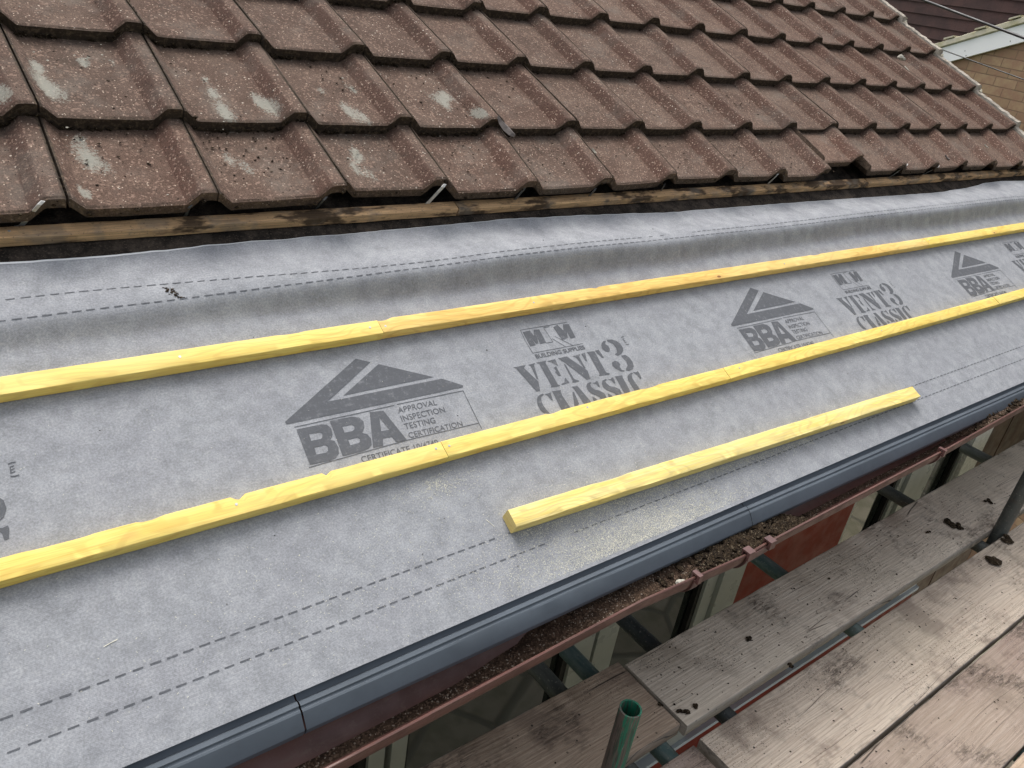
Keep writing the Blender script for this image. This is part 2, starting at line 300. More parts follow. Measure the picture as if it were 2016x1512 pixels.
def m_board(name, a, b_, dark, dirt, green=0.0):
    t = NT(name)
    lc = t.lc
    grain = t.noise(t.scale(lc, (1.0, 42, 42)), 4.5, 5, .68, .9)
    wob = t.noise(t.scale(lc, (1.0, 5.0, 5.0)), 1.6, 3, .5)
    rings = t.math('SINE', t.math('MULTIPLY', t.math('ADD', t.math('MULTIPLY', wob, 1.2), t.math('MULTIPLY', t.sep(lc, 1), 12.0)), 52.0))
    fine = t.noise(t.scale(lc, (5, 190, 190)), 3, 3, .7)
    c = t.mix(t.ramp(grain, .33, .68), a, b_)
    c = t.mix(t.ramp(rings, .2, 1.0, 0, .22), c, dark)
    c = t.mix(t.ramp(fine, .5, .75, 0, .55), c, dark)
    blot = t.noise(lc, 5.5, 5, .68)
    c = t.mix(t.ramp(blot, .50, .68, 0, dirt), c, dark)
    c = t.mix(t.ramp(t.noise(lc, 2.2, 3), .45, .65, 0, .3), c, t.mix(.5, b_, (.40, .36, .24)))
    st = t.math('MULTIPLY', t.ramp(t.noise(lc, 3.6, 4, .65), .53, .66), t.ramp(t.noise(t.scale(lc, (1, 3.5, 1)), 34, 5, .8, .6), .38, .62))
    c = t.mix(t.math('MULTIPLY', st, .80), c, (.05, .038, .031))
    mud = t.ramp(t.noise(lc, 7.5, 6, .7), .52, .72)
    c = t.mix(t.math('MULTIPLY', mud, .35), c, (.15, .115, .09))
    dots = t.math('MULTIPLY', t.ramp(t.sep(t.vor(lc, 75, out='Color'), 0), .88, .9), t.ramp(t.vor(lc, 75), .27, .18))
    dots = t.math('MULTIPLY', dots, t.ramp(t.noise(lc, 8, 3), .46, .56))
    c = t.mix(t.math('MULTIPLY', dots, .9), c, (.035, .028, .022))
    spk = t.math('MULTIPLY', t.ramp(t.noise(lc, 6.5, 2), .5, .6), t.ramp(t.noise(lc, 330, 2), .60, .66))
    c = t.mix(t.math('MULTIPLY', spk, .75), c, (.05, .035, .027))
    ck = t.vor(t.scale(t.n_add(lc, t.math('MULTIPLY', wob, .05)), (.45, 13, 1)), 1.0, 'DISTANCE_TO_EDGE')
    ckm = t.math('MULTIPLY', t.ramp(ck, .006, .001), t.ramp(t.noise(lc, 3.3, 2), .50, .56))
    c = t.mix(t.math('MULTIPLY', ckm, .85), c, (.035, .025, .02))
    ed = t.attr('edge')
    c = t.mix(t.math('MULTIPLY', ed, .45), c, (.085, .095, .10))
    h = t.math('ADD', t.math('MULTIPLY', grain, .6), t.math('MULTIPLY', fine, .6))
    b = t.bump(h, .75, .003)
    b = t.bump(rings, .16, .0012, b)
    return t.done(c, .88, b, .22)


def m_plain(name, col, rough, spec=.5, var=.25, vsc=12, metal=0, bumpd=0, col2=None, dirt=None):
    t = NT(name)
    lc = t.lc
    c2 = col2 or tuple(x * (1 - var) for x in col)
    c = t.mix(t.ramp(t.noise(lc, vsc, 4, .62), .35, .68), col, c2)
    if dirt:
        c = t.mix(t.ramp(t.noise(lc, 60, 4, .7), .54, .72, 0, .45), c, dirt)
        c = t.mix(t.ramp(t.noise(t.scale(lc, (1, 7, 7)), 9, 5, .7), .50, .72, 0, .35), c, dirt)
        c = t.mix(t.ramp(t.noise(lc, 400, 2, .7), .64, .7, 0, .5), c, dirt)
    b = t.bump(t.noise(lc, 90, 3), bumpd, .002) if bumpd else None
    r = t.ramp(t.noise(lc, 18, 3), .3, .7, max(0, rough - .1), min(1, rough + .1))
    return t.done(c, r, b, spec, metal)


def m_granular(name, cols, vsc=1.0, lo=.02):
    t = NT(name)
    lc = t.lc
    c = t.mix(t.ramp(t.noise(lc, 30 * vsc, 4, .65), .35, .65), cols[0], cols[1])
    v = t.vor(lc, 330 * vsc, out='Color')
    c = t.mix(t.ramp(t.sep(v, 0), .55, .9, 0, .8), c, cols[2])
    c = t.mix(t.ramp(t.sep(v, 1), .93, .97, 0, .9), c, cols[3])
    c = t.mix(t.ramp(t.sep(v, 2), .75, .9, 0, .85), c, cols[0])
    b = t.bump(t.noise(lc, 260 * vsc, 4, .8), 1, .004)
    b = t.bump(t.noise(lc, 60 * vsc, 3, .8), .7, .01, b)
    return t.done(c, .95, b, .15)


def m_brick():
    t = NT('buff_brick')
    br = t.n('TexBrick')
    t.put(br.inputs['Vector'], t.lc)
    br.inputs['Scale'].default_value = 1.0
    br.inputs['Brick Width'].default_value = .225
    br.inputs['Row Height'].default_value = .075
    br.inputs['Mortar Size'].default_value = .005
    br.inputs['Mortar Smooth'].default_value = .3
    br.inputs['Bias'].default_value = 0
    br.inputs['Color1'].default_value = (.43, .31, .19, 1)
    br.inputs['Color2'].default_value = (.30, .20, .125, 1)
    br.inputs['Mortar'].default_value = (.22, .165, .11, 1)
    c = t.mix(t.ramp(t.noise(t.lc, 9, 5, .7), .35, .65, 0, .7), br.outputs['Color'], (.30, .17, .12))
    c = t.mix(t.ramp(t.noise(t.lc, 120, 3), .6, .8, 0, .5), c, (.45, .34, .21))
    b = t.bump(t.math('SUBTRACT', 1.0, br.outputs['Fac']), .8, .006)
    b = t.bump(t.noise(t.lc, 150, 3), .4, .003, b)
    return t.done(c, .92, b, .15)


def m_paving():
    t = NT('crazy_paving')
    d = t.vor(t.lc, 1.7, 'DISTANCE_TO_EDGE')
    cc = t.vor(t.lc, 1.7, out='Color')
    c = t.mix(t.sep(cc, 0), (.30, .27, .19), (.44, .40, .30))
    c = t.mix(t.ramp(t.noise(t.lc, 9, 4), .4, .7, 0, .6), c, (.20, .20, .12))
    c = t.mix(t.ramp(d, .045, .02), c, (.20, .19, .14))
    return t.done(c, .9, t.bump(t.ramp(d, .0, .05), .6, .01), .2)


def m_grass():
    t = NT('lawn')
    c = t.mix(t.ramp(t.noise(t.lc, 1.5, 5), .35, .7), (.035, .06, .015), (.08, .11, .03))
    return t.done(c, .95, t.bump(t.noise(t.lc, 60, 4), 1, .03), .1)


def m_green():
    t = NT('green_painted_tube')
    lc = t.lc
    w = t.noise(t.scale(lc, (3, 45, 45)), 1.4, 4, .65, .8)
    side = t.sep(lc, 1)
    f = t.ramp(t.math('ADD', w, t.math('MULTIPLY', side, 5.5)), .39, .49)
    c = t.mix(f, (.13, .105, .09), (.014, .18, .105))
    c = t.mix(t.ramp(t.noise(t.scale(lc, (4, 60, 60)), 4, 4, .7), .48, .62, 0, .85), c, (.05, .055, .045))
    c = t.mix(t.ramp(t.noise(t.scale(lc, (6, 90, 90)), 5, 3), .6, .72, 0, .6), c, (.33, .31, .27))
    return t.done(c, .55, t.bump(w, .3, .002), .4)


def m_pipe(name, a, b_):
    t = NT(name)
    lc = t.lc
    c = t.mix(t.ramp(t.noise(t.scale(lc, (1, 4, 4)), 12, 4, .65), .35, .65), a, b_)
    c = t.mix(t.ramp(t.noise(lc, 160, 3), .6, .72, 0, .6), c, (.34, .33, .29))
    c = t.mix(t.ramp(t.noise(lc, 30, 4, .7), .56, .7, 0, .5), c, (.10, .085, .07))
    return t.done(c, .5, t.bump(t.noise(lc, 70, 3), .3, .002), .5, .25)


def m_glass():
    t = NT('dark_window_glass')
    return t.done((.02, .024, .022), .03, t.bump(t.noise(t.lc, 3, 2), .04, .01), .9, 0, 1.9)


def m_tilehang():
    t = NT('brown_hanging_tile')
    c = t.mix(t.ramp(t.noise(t.lc, 5, 4, .6), .35, .65), (.040, .020, .019), (.064, .031, .028))
    br = t.n('TexBrick')
    t.put(br.inputs['Vector'], t.lc)
    br.inputs['Scale'].default_value = 1.0
    br.inputs['Brick Width'].default_value = .165
    br.inputs['Row Height'].default_value = .114
    br.inputs['Mortar Size'].default_value = .0025
    br.inputs['Color1'].default_value = (.5, .5, .5, 1)
    br.inputs['Color2'].default_value = (.62, .60, .58, 1)
    br.inputs['Mortar'].default_value = (.36, .34, .33, 1)
    c = t.mix(.8, c, br.outputs['Color'], 'OVERLAY')
    c = t.mix(t.ramp(t.noise(t.lc, 70, 3), .6, .74, 0, .4), c, (.14, .09, .08))
    return t.done(c, .75, t.bump(t.noise(t.lc, 40, 3), .4, .004), .4)


MAT['tile'] = m_tile()
MAT['membrane'] = fabric('breather_membrane')
MAT['ink'] = fabric('printed_ink', (.085, .09, .10))
MAT['memb_edge'] = m_plain('membrane_cut_edge', (.75, .76, .77), .7, .3, .1)
MAT['yellow'] = m_yellow('yellow_treated_timber', (.90, .66, .15), (.95, .76, .22), (.66, .39, .08))
MAT['yellow_warm'] = m_yellow('warm_yellow_treated_timber', (.86, .56, .15), (.93, .68, .22), (.58, .31, .07))
MAT['yellow2'] = m_yellow('pale_yellow_treated_timber', (.91, .70, .19), (.95, .80, .34), (.56, .42, .18))
MAT['old'] = m_oldwood()
MAT['felt'] = m_felt()
MAT['board_a'] = m_board('weathered_board_inner', (.60, .505, .405), (.76, .665, .55), (.31, .245, .19), .35)
MAT['board_b'] = m_board('weathered_board_pale', (.53, .435, .345), (.68, .585, .48), (.20, .155, .125), .65)
MAT['board_c'] = m_board('damp_board_brown', (.42, .31, .225), (.57, .445, .335), (.18, .13, .10), .55)
MAT['board_d'] = m_board('damp_board_plum', (.31, .235, .19), (.41, .33, .28), (.15, .11, .09), .65)
MAT['trim'] = m_plain('slate_grey_plastic', (.118, .140, .164), .72, .25, .14, 8, dirt=(.10, .115, .13))
MAT['gutter'] = m_plain('brown_plastic', (.135, .062, .050), .42, .5, .3, 9, dirt=(.15, .10, .075))
MAT['bracket'] = m_plain('faded_brown_plastic', (.13, .062, .056), .35, .6, .3, 20)
MAT['silt'] = m_granular('gutter_silt', [(.040, .026, .018), (.095, .062, .042), (.17, .115, .08), (.36, .30, .24)], 1)
MAT['moss'] = m_granular('dry_moss', [(.018, .013, .009), (.050, .034, .021), (.075, .055, .032), (.20, .16, .11)], 1)
MAT['grit'] = m_plain('grit', (.20, .135, .09), .9, .2, .5, 150)
MAT['palegrit'] = m_plain('pale_grit', (.62, .52, .42), .9, .2, .3, 150)
MAT['sawdust'] = m_plain('sawdust_flakes', (.90, .87, .72), .9, .2, .15, 60)
MAT['mortar'] = m_plain('verge_mortar', (.52, .47, .40), .95, .1, .4, 25, bumpd=.8, dirt=(.14, .12, .10))
MAT['undercloak'] = m_plain('undercloak_board', (.52, .50, .47), .8, .3, .3, 12, dirt=(.26, .24, .2))
MAT['white'] = m_plain('white_plastic', (.36, .375, .36), .35, .5, .1, 6)
MAT['barge'] = m_plain('white_bargeboard', (.93, .94, .95), .4, .4, .02, 3)
MAT['oldmortar'] = m_plain('lichened_mortar', (.60, .56, .45), .95, .1, .3, 9, bumpd=.6, col2=(.44, .41, .27), dirt=(.6, .57, .5))
MAT['redclad'] = m_plain('dark_red_cladding', (.22, .028, .015), .6, .25, .25, 4)
MAT['brownclad'] = m_plain('brown_stained_panel', (.10, .05, .035), .5, .4, .4, 6)
MAT['sill'] = m_plain('pale_blue_grey_sill', (.55, .60, .64), .5, .3, .12, 6)
MAT['black'] = m_plain('black_rubber', (.008, .008, .008), .6, .3, .2)
MAT['cable'] = m_plain('black_cable', (.018, .018, .020), .45, .5, .2)
MAT['metal'] = m_plain('galvanised_strap', (.74, .73, .70), .5, .5, .25, 60, metal=.15)
MAT['metaldark'] = m_plain('dull_strap', (.14, .14, .135), .6, .4, .4, 60, metal=.4)
MAT['nail'] = m_plain('nail_head', (.62, .62, .60), .4, .5, .2, metal=.5)
MAT['slate'] = m_plain('slate_shard', (.13, .11, .10), .6, .4, .4, 60, bumpd=.6)
MAT['crumb'] = m_plain('mortar_crumb', (.50, .48, .41), .95, .1, .35, 60, bumpd=.5)
MAT['brick'] = m_brick()
MAT['paving'] = m_paving()
MAT['grass'] = m_grass()
MAT['green'] = m_green()
MAT['pipe'] = m_pipe('galvanised_tube', (.125, .14, .13), (.20, .215, .20))
MAT['pipe_dark'] = m_pipe('grimy_tube', (.030, .036, .040), (.06, .07, .07))
MAT['pipe_teal'] = m_pipe('teal_stained_tube', (.07, .125, .12), (.14, .19, .18))
MAT['pipe_dull'] = m_pipe('dull_tube', (.075, .085, .08), (.12, .13, .12))
MAT['glass'] = m_glass()
MAT['hang'] = m_tilehang()
MAT['render'] = m_plain('plain_render', (.30, .29, .27), .9, .2, .2, 3)

# ------------------------------------------------------------------ mesh helpers
class MB:
    """collects vertices and faces for ONE mesh object; lc are texture coordinates, at extra point attributes"""

    def __init__(s):
        s.v, s.f, s.lc, s.at = [], [], [], {}

    def add(s, vs, fs, lc=None, **at):
        o = len(s.v)
        s.v += [tuple(p) for p in vs]
        s.lc += [tuple(p) for p in (lc if lc is not None else vs)]
        s.f += [tuple(i + o for i in f) for f in fs]
        for k, a in at.items():
            s.at.setdefault(k, [])
            s.at[k] += [0.0] * (o - len(s.at[k])) + (list(a) if isinstance(a, (list, tuple)) else [a] * len(vs))
        return o

    def box(s, a, b, T=None, **at):
        x0, y0, z0 = a
        x1, y1, z1 = b
        vs = [(x, y, z) for x in (x0, x1) for y in (y0, y1) for z in (z0, z1)]
        fs = [(0, 1, 3, 2), (4, 6, 7, 5), (0, 4, 5, 1), (2, 3, 7, 6), (0, 2, 6, 4), (1, 5, 7, 3)]
        s.add([T(*p) for p in vs] if T else vs, fs, vs, **at)

    def tube(s, a, b, r, n=20, wall=0.0, off=0.0):
        a, b = Vector(a), Vector(b)
        d = (b - a)
        L = d.length
        d.normalize()
        e1 = Vector((1, 0, 0)) if abs(d.x) < .9 else Vector((0, 1, 0))
        e1 = (e1 - d * e1.dot(d)).normalized()
        e2 = d.cross(e1)
        vs, lc, fs = [], [], []
        rings = [(0, r), (L, r)] if not wall else [(0, r), (L, r), (L, r - wall), (0, r - wall)]
        for t, rr in rings:
            for i in range(n):
                an = 2 * math.pi * i / n
                c, sn = math.cos(an), math.sin(an)
                vs.append(a + d * t + e1 * (rr * c) + e2 * (rr * sn))
                lc.append((t + off, rr * c + off, rr * sn))
        m = len(rings)
        for k in range(m if wall else m - 1):
            for i in range(n):
                j = (i + 1) % n
                k2 = (k + 1) % m
                fs.append((k * n + i, k * n + j, k2 * n + j, k2 * n + i))
        if not wall:
            fs.append(tuple(range(n))[::-1])
            fs.append(tuple(range(n, 2 * n)))
        s.add(vs, fs, lc)

    def blob(s, c, r, seed=0, flat=.6, n=2):
        """small irregular lump"""
        q = random.Random(seed)
        vs = [(0, 0, 1)]
        ring = 5 if n < 2 else 7
        rows = [(.62, .62), (-.1, .95), (-.75, .5)] if n >= 2 else [(.3, .9)]
        for z, rr in rows:
            ph = q.random()
            for i in range(ring):
                a = 2 * math.pi * (i + ph) / ring
                k = q.uniform(.7, 1.25)
                vs.append((rr * k * math.cos(a), rr * k * math.sin(a), z * q.uniform(.8, 1.2)))
        vs.append((0, 0, -1))
        fs = [(0, 1 + i, 1 + (i + 1) % ring) for i in range(ring)]
        for k in range(len(rows) - 1):
            for i in range(ring):
                a = 1 + k * ring
                fs.append((a + i, a + ring + i, a + ring + (i + 1) % ring, a + (i + 1) % ring))
        a = 1 + (len(rows) - 1) * ring
        fs += [(a + i, len(vs) - 1, a + (i + 1) % ring) for i in range(ring)]
        th = q.uniform(0, 6.28)
        ct, st = math.cos(th), math.sin(th)
        ex = q.uniform(.7, 1.5)
        out = []
        for x, y, z in vs:
            x *= ex
            X, Y = x * ct - y * st, x * st + y * ct
            out.append((c[0] + r * X, c[1] + r * Y, c[2] + r * z * flat))
        s.add(out, fs)

    def build(s, name, mat, parent=None, origin=None, smooth=False, rnd_off=None):
        if origin is None:
            n = len(s.v)
            xs, ys, zs = zip(*s.v)
            origin = ((min(xs) + max(xs)) / 2, (min(ys) + max(ys)) / 2, min(zs))
        O = Vector(origin)
        me = bpy.data.meshes.new(name)
        me.from_pydata([Vector(p) - O for p in s.v], [], s.f)
        me.materials.append(MAT[mat] if isinstance(mat, str) else mat)
        a = me.attributes.new('lc', 'FLOAT_VECTOR', 'POINT')
        off = rnd_off or (0, 0, 0)
        flat = [c + off[i] for p in s.lc for i, c in enumerate(p)]
        a.data.foreach_set('vector', flat)
        for k, arr in s.at.items():
            arr = arr + [0.0] * (len(s.v) - len(arr))
            at = me.attributes.new(k, 'FLOAT', 'POINT')
            at.data.foreach_set('value', arr)
        me.validate()
        if smooth:
            for p in me.polygons:
                p.use_smooth = True
        o = bpy.data.objects.new(name, me)
        scene.collection.objects.link(o)
        if parent is not None:
            o.parent = parent
            o.location = O - Vector(parent.location)
        else:
            o.location = O
        bm = bmesh.new()
        bm.from_mesh(me)
        bmesh.ops.recalc_face_normals(bm, faces=bm.faces)
        bm.to_mesh(me)
        bm.free()
        if smooth:
            me.set_sharp_from_angle(angle=math.radians(smooth if smooth > 1 else 40))
        return o


def tag(o, label=None, cat=None, group=None, kind=None):
    for k, v in (('label', label), ('category', cat), ('group', group), ('kind', kind)):
        if v:
            o[k] = v
    return o


def empty(name, loc, label, cat, group=None):
    o = bpy.data.objects.new(name, None)
    o.empty_display_size = .1
    o.location = loc
    scene.collection.objects.link(o)
    return tag(o, label, cat, group)


def fbm(x, y, z=0.0, o=3):
    t, a, f = 0, 1, 1
    for _ in range(o):
        t += a * mnoise.noise(Vector((x * f, y * f, z)))
        a *= .5
        f *= 2.03
    return t


def beam(mb, P0, P1, wdir, hdir, w, h, segs, seed, bev=.0025, jit=.0006, bow=0.0, taper=None, texoff=0.0, nicks=()):
    """rounded rectangular timber from P0 to P1 (centre of its bottom face); wdir/hdir unit vectors"""
    P0, P1, wd, hd = Vector(P0), Vector(P1), Vector(wdir), Vector(hdir)
    L = (P1 - P0).length
    b = bev
    sec = [(-w / 2 + b, 0), (w / 2 - b, 0), (w / 2, b), (w / 2, h - b), (w / 2 - b * .3, h - b * .3), (w / 2 - b, h),
           (0, h), (-w / 2 + b, h), (-w / 2 + b * .3, h - b * .3), (-w / 2, h - b), (-w / 2, b)]
    n = len(sec)
    vs, lc, fs, eg = [], [], [], []
    for k in range(segs + 1):
        t = k / segs
        c = P0.lerp(P1, t)
        bo = bow * 4 * t * (1 - t)
        for i, (a, z) in enumerate(sec):
            jx = fbm(t * L * 9 + seed * 3.1, i * 1.7, seed) * jit
            jz = fbm(t * L * 9 + seed * 5.1, i * 2.3, seed + 9) * jit
            aa = a
            if taper:
                aa = a * (1 + (taper - 1) * t) if a > 0 else a
            nk = 0.0
            for nx, nl, ndp in nicks:
                q_ = abs(t * L - nx) / nl
                if q_ < 1 and a > w * .28 and z > h * .4:
                    nk = ndp * (1 - q_ ** 3)
            aa -= nk
            jz -= nk * .9 if a > w * .45 else nk * .3
            vs.append(c + wd * (aa + jx) + hd * (z + (jz if z > h * .5 else 0) + bo))
            lc.append((t * L + texoff, a + seed * .37, z))
            eg.append(1.0 if (abs(a) > w / 2 - b * .6 or z < h * .4) else 0.0)
    for k in range(segs):
        for i in range(n):
            j = (i + 1) % n
            fs.append((k * n + i, k * n + j, (k + 1) * n + j, (k + 1) * n + i))
    mb.add(vs, fs, lc, edge=eg, grime=[0.0] * len(vs))
    for k, rev in ((0, True), (segs, False)):           # sawn ends
        ring = vs[k * n:(k + 1) * n]
        q = [(c[1] * 3, c[2] * 3, .3 * k + seed) for c in lc[k * n:(k + 1) * n]]
        mb.add(ring, [tuple(range(n))[::-1] if rev else tuple(range(n))], q, edge=.6, grime=1.0)

# ------------------------------------------------------------------ ground and surroundings
GZ = -3.4
m = MB()
m.add([(-60, -60, GZ), (80, -60, GZ), (80, 60, GZ), (-60, 60, GZ)], [(0, 1, 2, 3)])
tag(m.build('ground', 'grass'), kind='structure')
m = MB()
m.add([(-6, -9, GZ + .004), (9, -9, GZ + .004), (9, -.8, GZ + .004), (-6, -.8, GZ + .004)], [(0, 1, 2, 3)])
tag(m.build('patio', 'paving'), kind='structure')


def strip(mb, fn, us, vs_, flip=False, lcfn=None, **at):
    """grid surface from fn(u, v)"""
    nu, nv = len(us), len(vs_)
    V = [fn(u, v) for u in us for v in vs_]
    L = [lcfn(u, v) for u in us for v in vs_] if lcfn else V
    F = [(i * nv + j, (i + 1) * nv + j, (i + 1) * nv + j + 1, i * nv + j + 1) for i in range(nu - 1) for j in range(nv - 1)]
    mb.add(V, F, L, **at)


def lin(a, b, n):
    return [a + (b - a) * i / n for i in range(n + 1)]


def interp(tab, x):
    if x <= tab[0][0]:
        return tab[0][1]
    for (a, ya), (b, yb) in zip(tab, tab[1:]):
        if x <= b:
            return ya + (yb - ya) * (x - a) / (b - a)
    return tab[-1][1]


def sm(x):
    x = max(0.0, min(1.0, x))
    return x * x * (3 - 2 * x)


# ------------------------------------------------------------------ the house under the roof
house = empty('house', (1.8, -.8, GZ), 'house with white window frames and dark red cladding below the brown gutter', 'house')
WY = -.84


def wallbox(name, x0, x1, z0, z1, mat, y0=WY, depth=.06, parent=house):
    b = MB()
    b.box((x0, y0, z0), (x1, y0 + depth, z1))
    return b.build(name, mat, parent)


b = MB()
b.box((-2.2, WY + .10, GZ), (4.8, WY + .30, -.76))
b.build('wall', 'render', house)
b = MB()
b.box((4.40, WY - .02, GZ), (4.82, WY + .098, -1.0))
bb = MB()
for s_ in range(1):
    bb.add([(4.40, WY - .02, GZ), (4.82, WY - .02, GZ), (4.82, WY - .02, -.77), (4.40, WY - .02, -.77),
            (4.40, WY + .098, GZ), (4.82, WY + .098, GZ), (4.82, WY + .098, -.77), (4.40, WY + .098, -.77)],
           [(0, 1, 2, 3), (4, 7, 6, 5), (0, 4, 5, 1), (3, 2, 6, 7), (0, 3, 7, 4), (1, 5, 6, 2)],
           [(x, z, 0) for x, z in ((4.4, GZ), (4.82, GZ), (4.82, -.77), (4.4, -.77)) * 2])
tag(bb.build('brick_pier', 'brick', house), 'buff brick end of the wall')
b = MB()
b.box((-2.2, -1.118, -.79), (4.8, -1.10, -.635))
b.build('fascia', 'brownclad', house)
b = MB()
b.box((-2.2, -1.099, -.79), (4.8, WY + .10, -.775))
b.build('soffit', 'white', house)
b = MB()
strip(b, lambda u, v: RP(u, v, -.105), lin(-2.2, 4.8, 4), lin(-1.24, 2.6, 3))
b.build('roof_deck', 'brownclad', house)


def window(x0, x1, z1=-1.31, z0=-2.12, lf=.05, rf=.05, bars=(), head=.10):
    """glass behind a white frame; x0/x1 are the outer edges"""
    fr = MB()
    fr.box((x0, WY - .015, z1), (x1, WY + .05, z1 + head))
    fr.box((x0, WY - .015, z0 - .05), (x1, WY + .05, z0))
    fr.box((x0, WY - .015, z0), (x0 + lf, WY + .05, z1))
    fr.box((x1 - rf, WY - .015, z0), (x1, WY + .05, z1))
    for bx, bw in bars:
        fr.box((bx - bw / 2, WY - .013, z0), (bx + bw / 2, WY + .048, z1))
    w = fr.build('window_frame', 'white', house)
    g = MB()
    g.box((x0 + lf, WY + .018, z0), (x1 - rf, WY + .028, z1))
    gl = g.build('pane', 'glass')
    gl.parent = w
    gl.location = gl.location - Vector(house.location) - Vector(w.location) + Vector((0, 0, 0))
    for ga, gb in ((x1 - rf - .022, x1 - rf - .001), (x0 + lf + .001, x0 + lf + .012)):
        k = MB()
        k.box((ga, WY - .004, z0 + .003), (gb, WY + .014, z1 - .003))
        r = k.build('gasket', 'black')
        r.parent = w
        r.location = r.location - Vector(house.location) - Vector(w.location)
    return w


window(-1.6, .42, z1=-1.285, rf=.045)
window(.44, 1.125, z1=-1.27, lf=.045, rf=.085)
window(1.140, 1.70, z1=-1.22, lf=.09, rf=.06)
wallbox('corner_post', 1.705, 1.83, -2.182, -1.14, 'white', WY - .03)
wallbox('wall_panel', 1.835, 2.52, -2.182, -1.0, 'redclad', WY - .02)
window(2.525, 2.93, z1=-1.21, lf=.025, rf=.04)
wallbox('corner_post', 2.935, 3.06, -2.182, -1.0, 'white', WY - .03)
wallbox('corner_post', 3.075, 3.16, -2.182, -1.0, 'white', WY - .025)
window(3.18, 3.50, z1=-1.2, lf=.02, rf=.02)
wallbox('corner_post', 3.505, 3.68, -2.182, -1.0, 'metal', WY - .03)
wallbox('wall_panel', 3.70, 3.92, -3.35, -1.0, 'brownclad', WY - .02)
wallbox('wall_panel', 3.935, 4.39, -3.35, -1.0, 'brownclad', WY - .02)
for i, (xa, xb) in enumerate(((-2.2, -.6), (-.597, 1.1), (1.103, 2.5), (2.503, 3.69))):
    wallbox('lower_panel', xa, xb, GZ, -2.208, 'redclad', WY - .03)
b = MB()
b.box((-2.2, WY - .045, -2.206), (3.69, WY + .02, -2.184))
b.build('window_sill', 'sill', house)

# ------------------------------------------------------------------ old felt under the tiles
b = MB()
strip(b, lambda u, v: RP(u, v, -.078 + .0035 * fbm(u * 5, v * 7, 2)), lin(-2.2, 4.8, 200), lin(-.52, 2.55, 60))
tag(b.build('roofing_felt', 'felt'), 'old dirty black roofing felt showing in the strip below the brown tiles', 'roofing felt')

# ------------------------------------------------------------------ breather membrane with its print
VT = [(-2.2, -.335), (-.16, -.331), (.008, -.333), (.136, -.331), (.212, -.325), (.577, -.322), (1.06, -.313), (1.4, -.325), (1.68, -.34), (2.18, -.341),
      (2.85, -.347), (3.5, -.357), (3.75, -.352), (4.0, -.325), (4.15, -.33), (4.36, -.36), (4.8, -.38)]
MB0 = -1.293


def hmem(u, v):
    A = .023 + .022 * sm((u + .1) / 1.6) + .004 * math.sin(u * 2.3) + .003 * fbm(u * 2.2, 3, 1)
    vc = -.488 + .010 * fbm(u * 1.7, 0, 5)
    x = (v - vc) / (.155 if v > vc else .060)
    h = 0.0
    if abs(x) < 1:
        c = .5 + .5 * math.cos(math.pi * x)
        h = A * (c if v > vc else c ** 1.0)
    k = sm((v + .62) / .14)
    h += k * .0035 * fbm(u * 1.5 + v * 2, v * 4, 7, 1)
    h += (1 - k) * .0011 * fbm(u * 3.0, v * 6.0, 3, 2)
    lift = sm((u - 3.45) / .55) * sm((v + .50) / .13)
    h += lift * .035 * (.6 + .4 * math.sin(u * 6))
    h += .006 * sm((-.05 - u) / .4) * sm((v + .40) / .07)
    # faint puckers along the battens
    h += .0007 * fbm(u * 26, v * 6, 11, 1) * (1 - k)
    return -.0685 + h


US = lin(-2.2, 4.85, 520)
NV = 96
b = MB()
V, F, L = [], [], []
for i, u in enumerate(US):
    vt = interp(VT, u) + .0025 * fbm(u * 14, 0, 4)
    for j in range(NV + 1):
        v = MB0 + (vt - MB0) * (j / NV) ** .93
        V.append(RP(u, v, hmem(u, v)))
        L.append((u, v, 0))
n_ = NV + 1
F = [(i * n_ + j, (i + 1) * n_ + j, (i + 1) * n_ + j + 1, i * n_ + j + 1) for i in range(len(US) - 1) for j in range(NV)]
b.add(V, F, L)
memb = b.build('breather_membrane', 'membrane', smooth=60)
tag(memb, 'grey breathable roofing membrane with dark printed logos and dashed lines laid below the tiles', 'roof membrane')
# bright cut edge along its top
b = MB()
for i in range(len(US) - 1):
    u0, u1 = US[i], US[i + 1]
    q = []
    wd = .0034 * sm((.45 - u0) / .5) + .0004
    for u in (u0, u1):
        vt = interp(VT, u) + .0025 * fbm(u * 14, 0, 4)
        h = hmem(u, vt)
        q += [RP(u, vt - .0004, h + .0006), RP(u, vt + wd, h + .0008), RP(u, vt + wd, h - .0012), RP(u, vt - .0004, h - .0010)]
    b.add(q, [(0, 4, 5, 1), (1, 5, 6, 2), (2, 6, 7, 3), (3, 7, 4, 0)])
b.build('cut_edge', 'memb_edge', memb)


def conform(bm, du, lift=.0007):
    """cut a flat (u, v) drawing finely and lay it on the membrane"""
    us = [v.co.x for v in bm.verts]
    vs_ = [v.co.y for v in bm.verts]
    st = .022
    for ax, lo, hi in ((0, min(us), max(us)), (1, min(vs_), max(vs_))):
        k = math.ceil(lo / st)
        while k * st < hi:
            co = Vector((k * st, 0, 0)) if ax == 0 else Vector((0, k * st, 0))
            no = Vector((1, 0, 0)) if ax == 0 else Vector((0, 1, 0))
            bmesh.ops.bisect_plane(bm, geom=bm.verts[:] + bm.edges[:] + bm.faces[:], plane_co=co, plane_no=no, dist=1e-6)
            k += 1
    bm.verts.index_update()
    V, Lc = [], []
    for v in bm.verts:
        u, w = v.co.x + du, v.co.y
        V.append(RP(u, w, hmem(u, w) + lift))
        Lc.append((u, w, 0))
    return V, [tuple(x.index for x in f.verts) for f in bm.faces], Lc


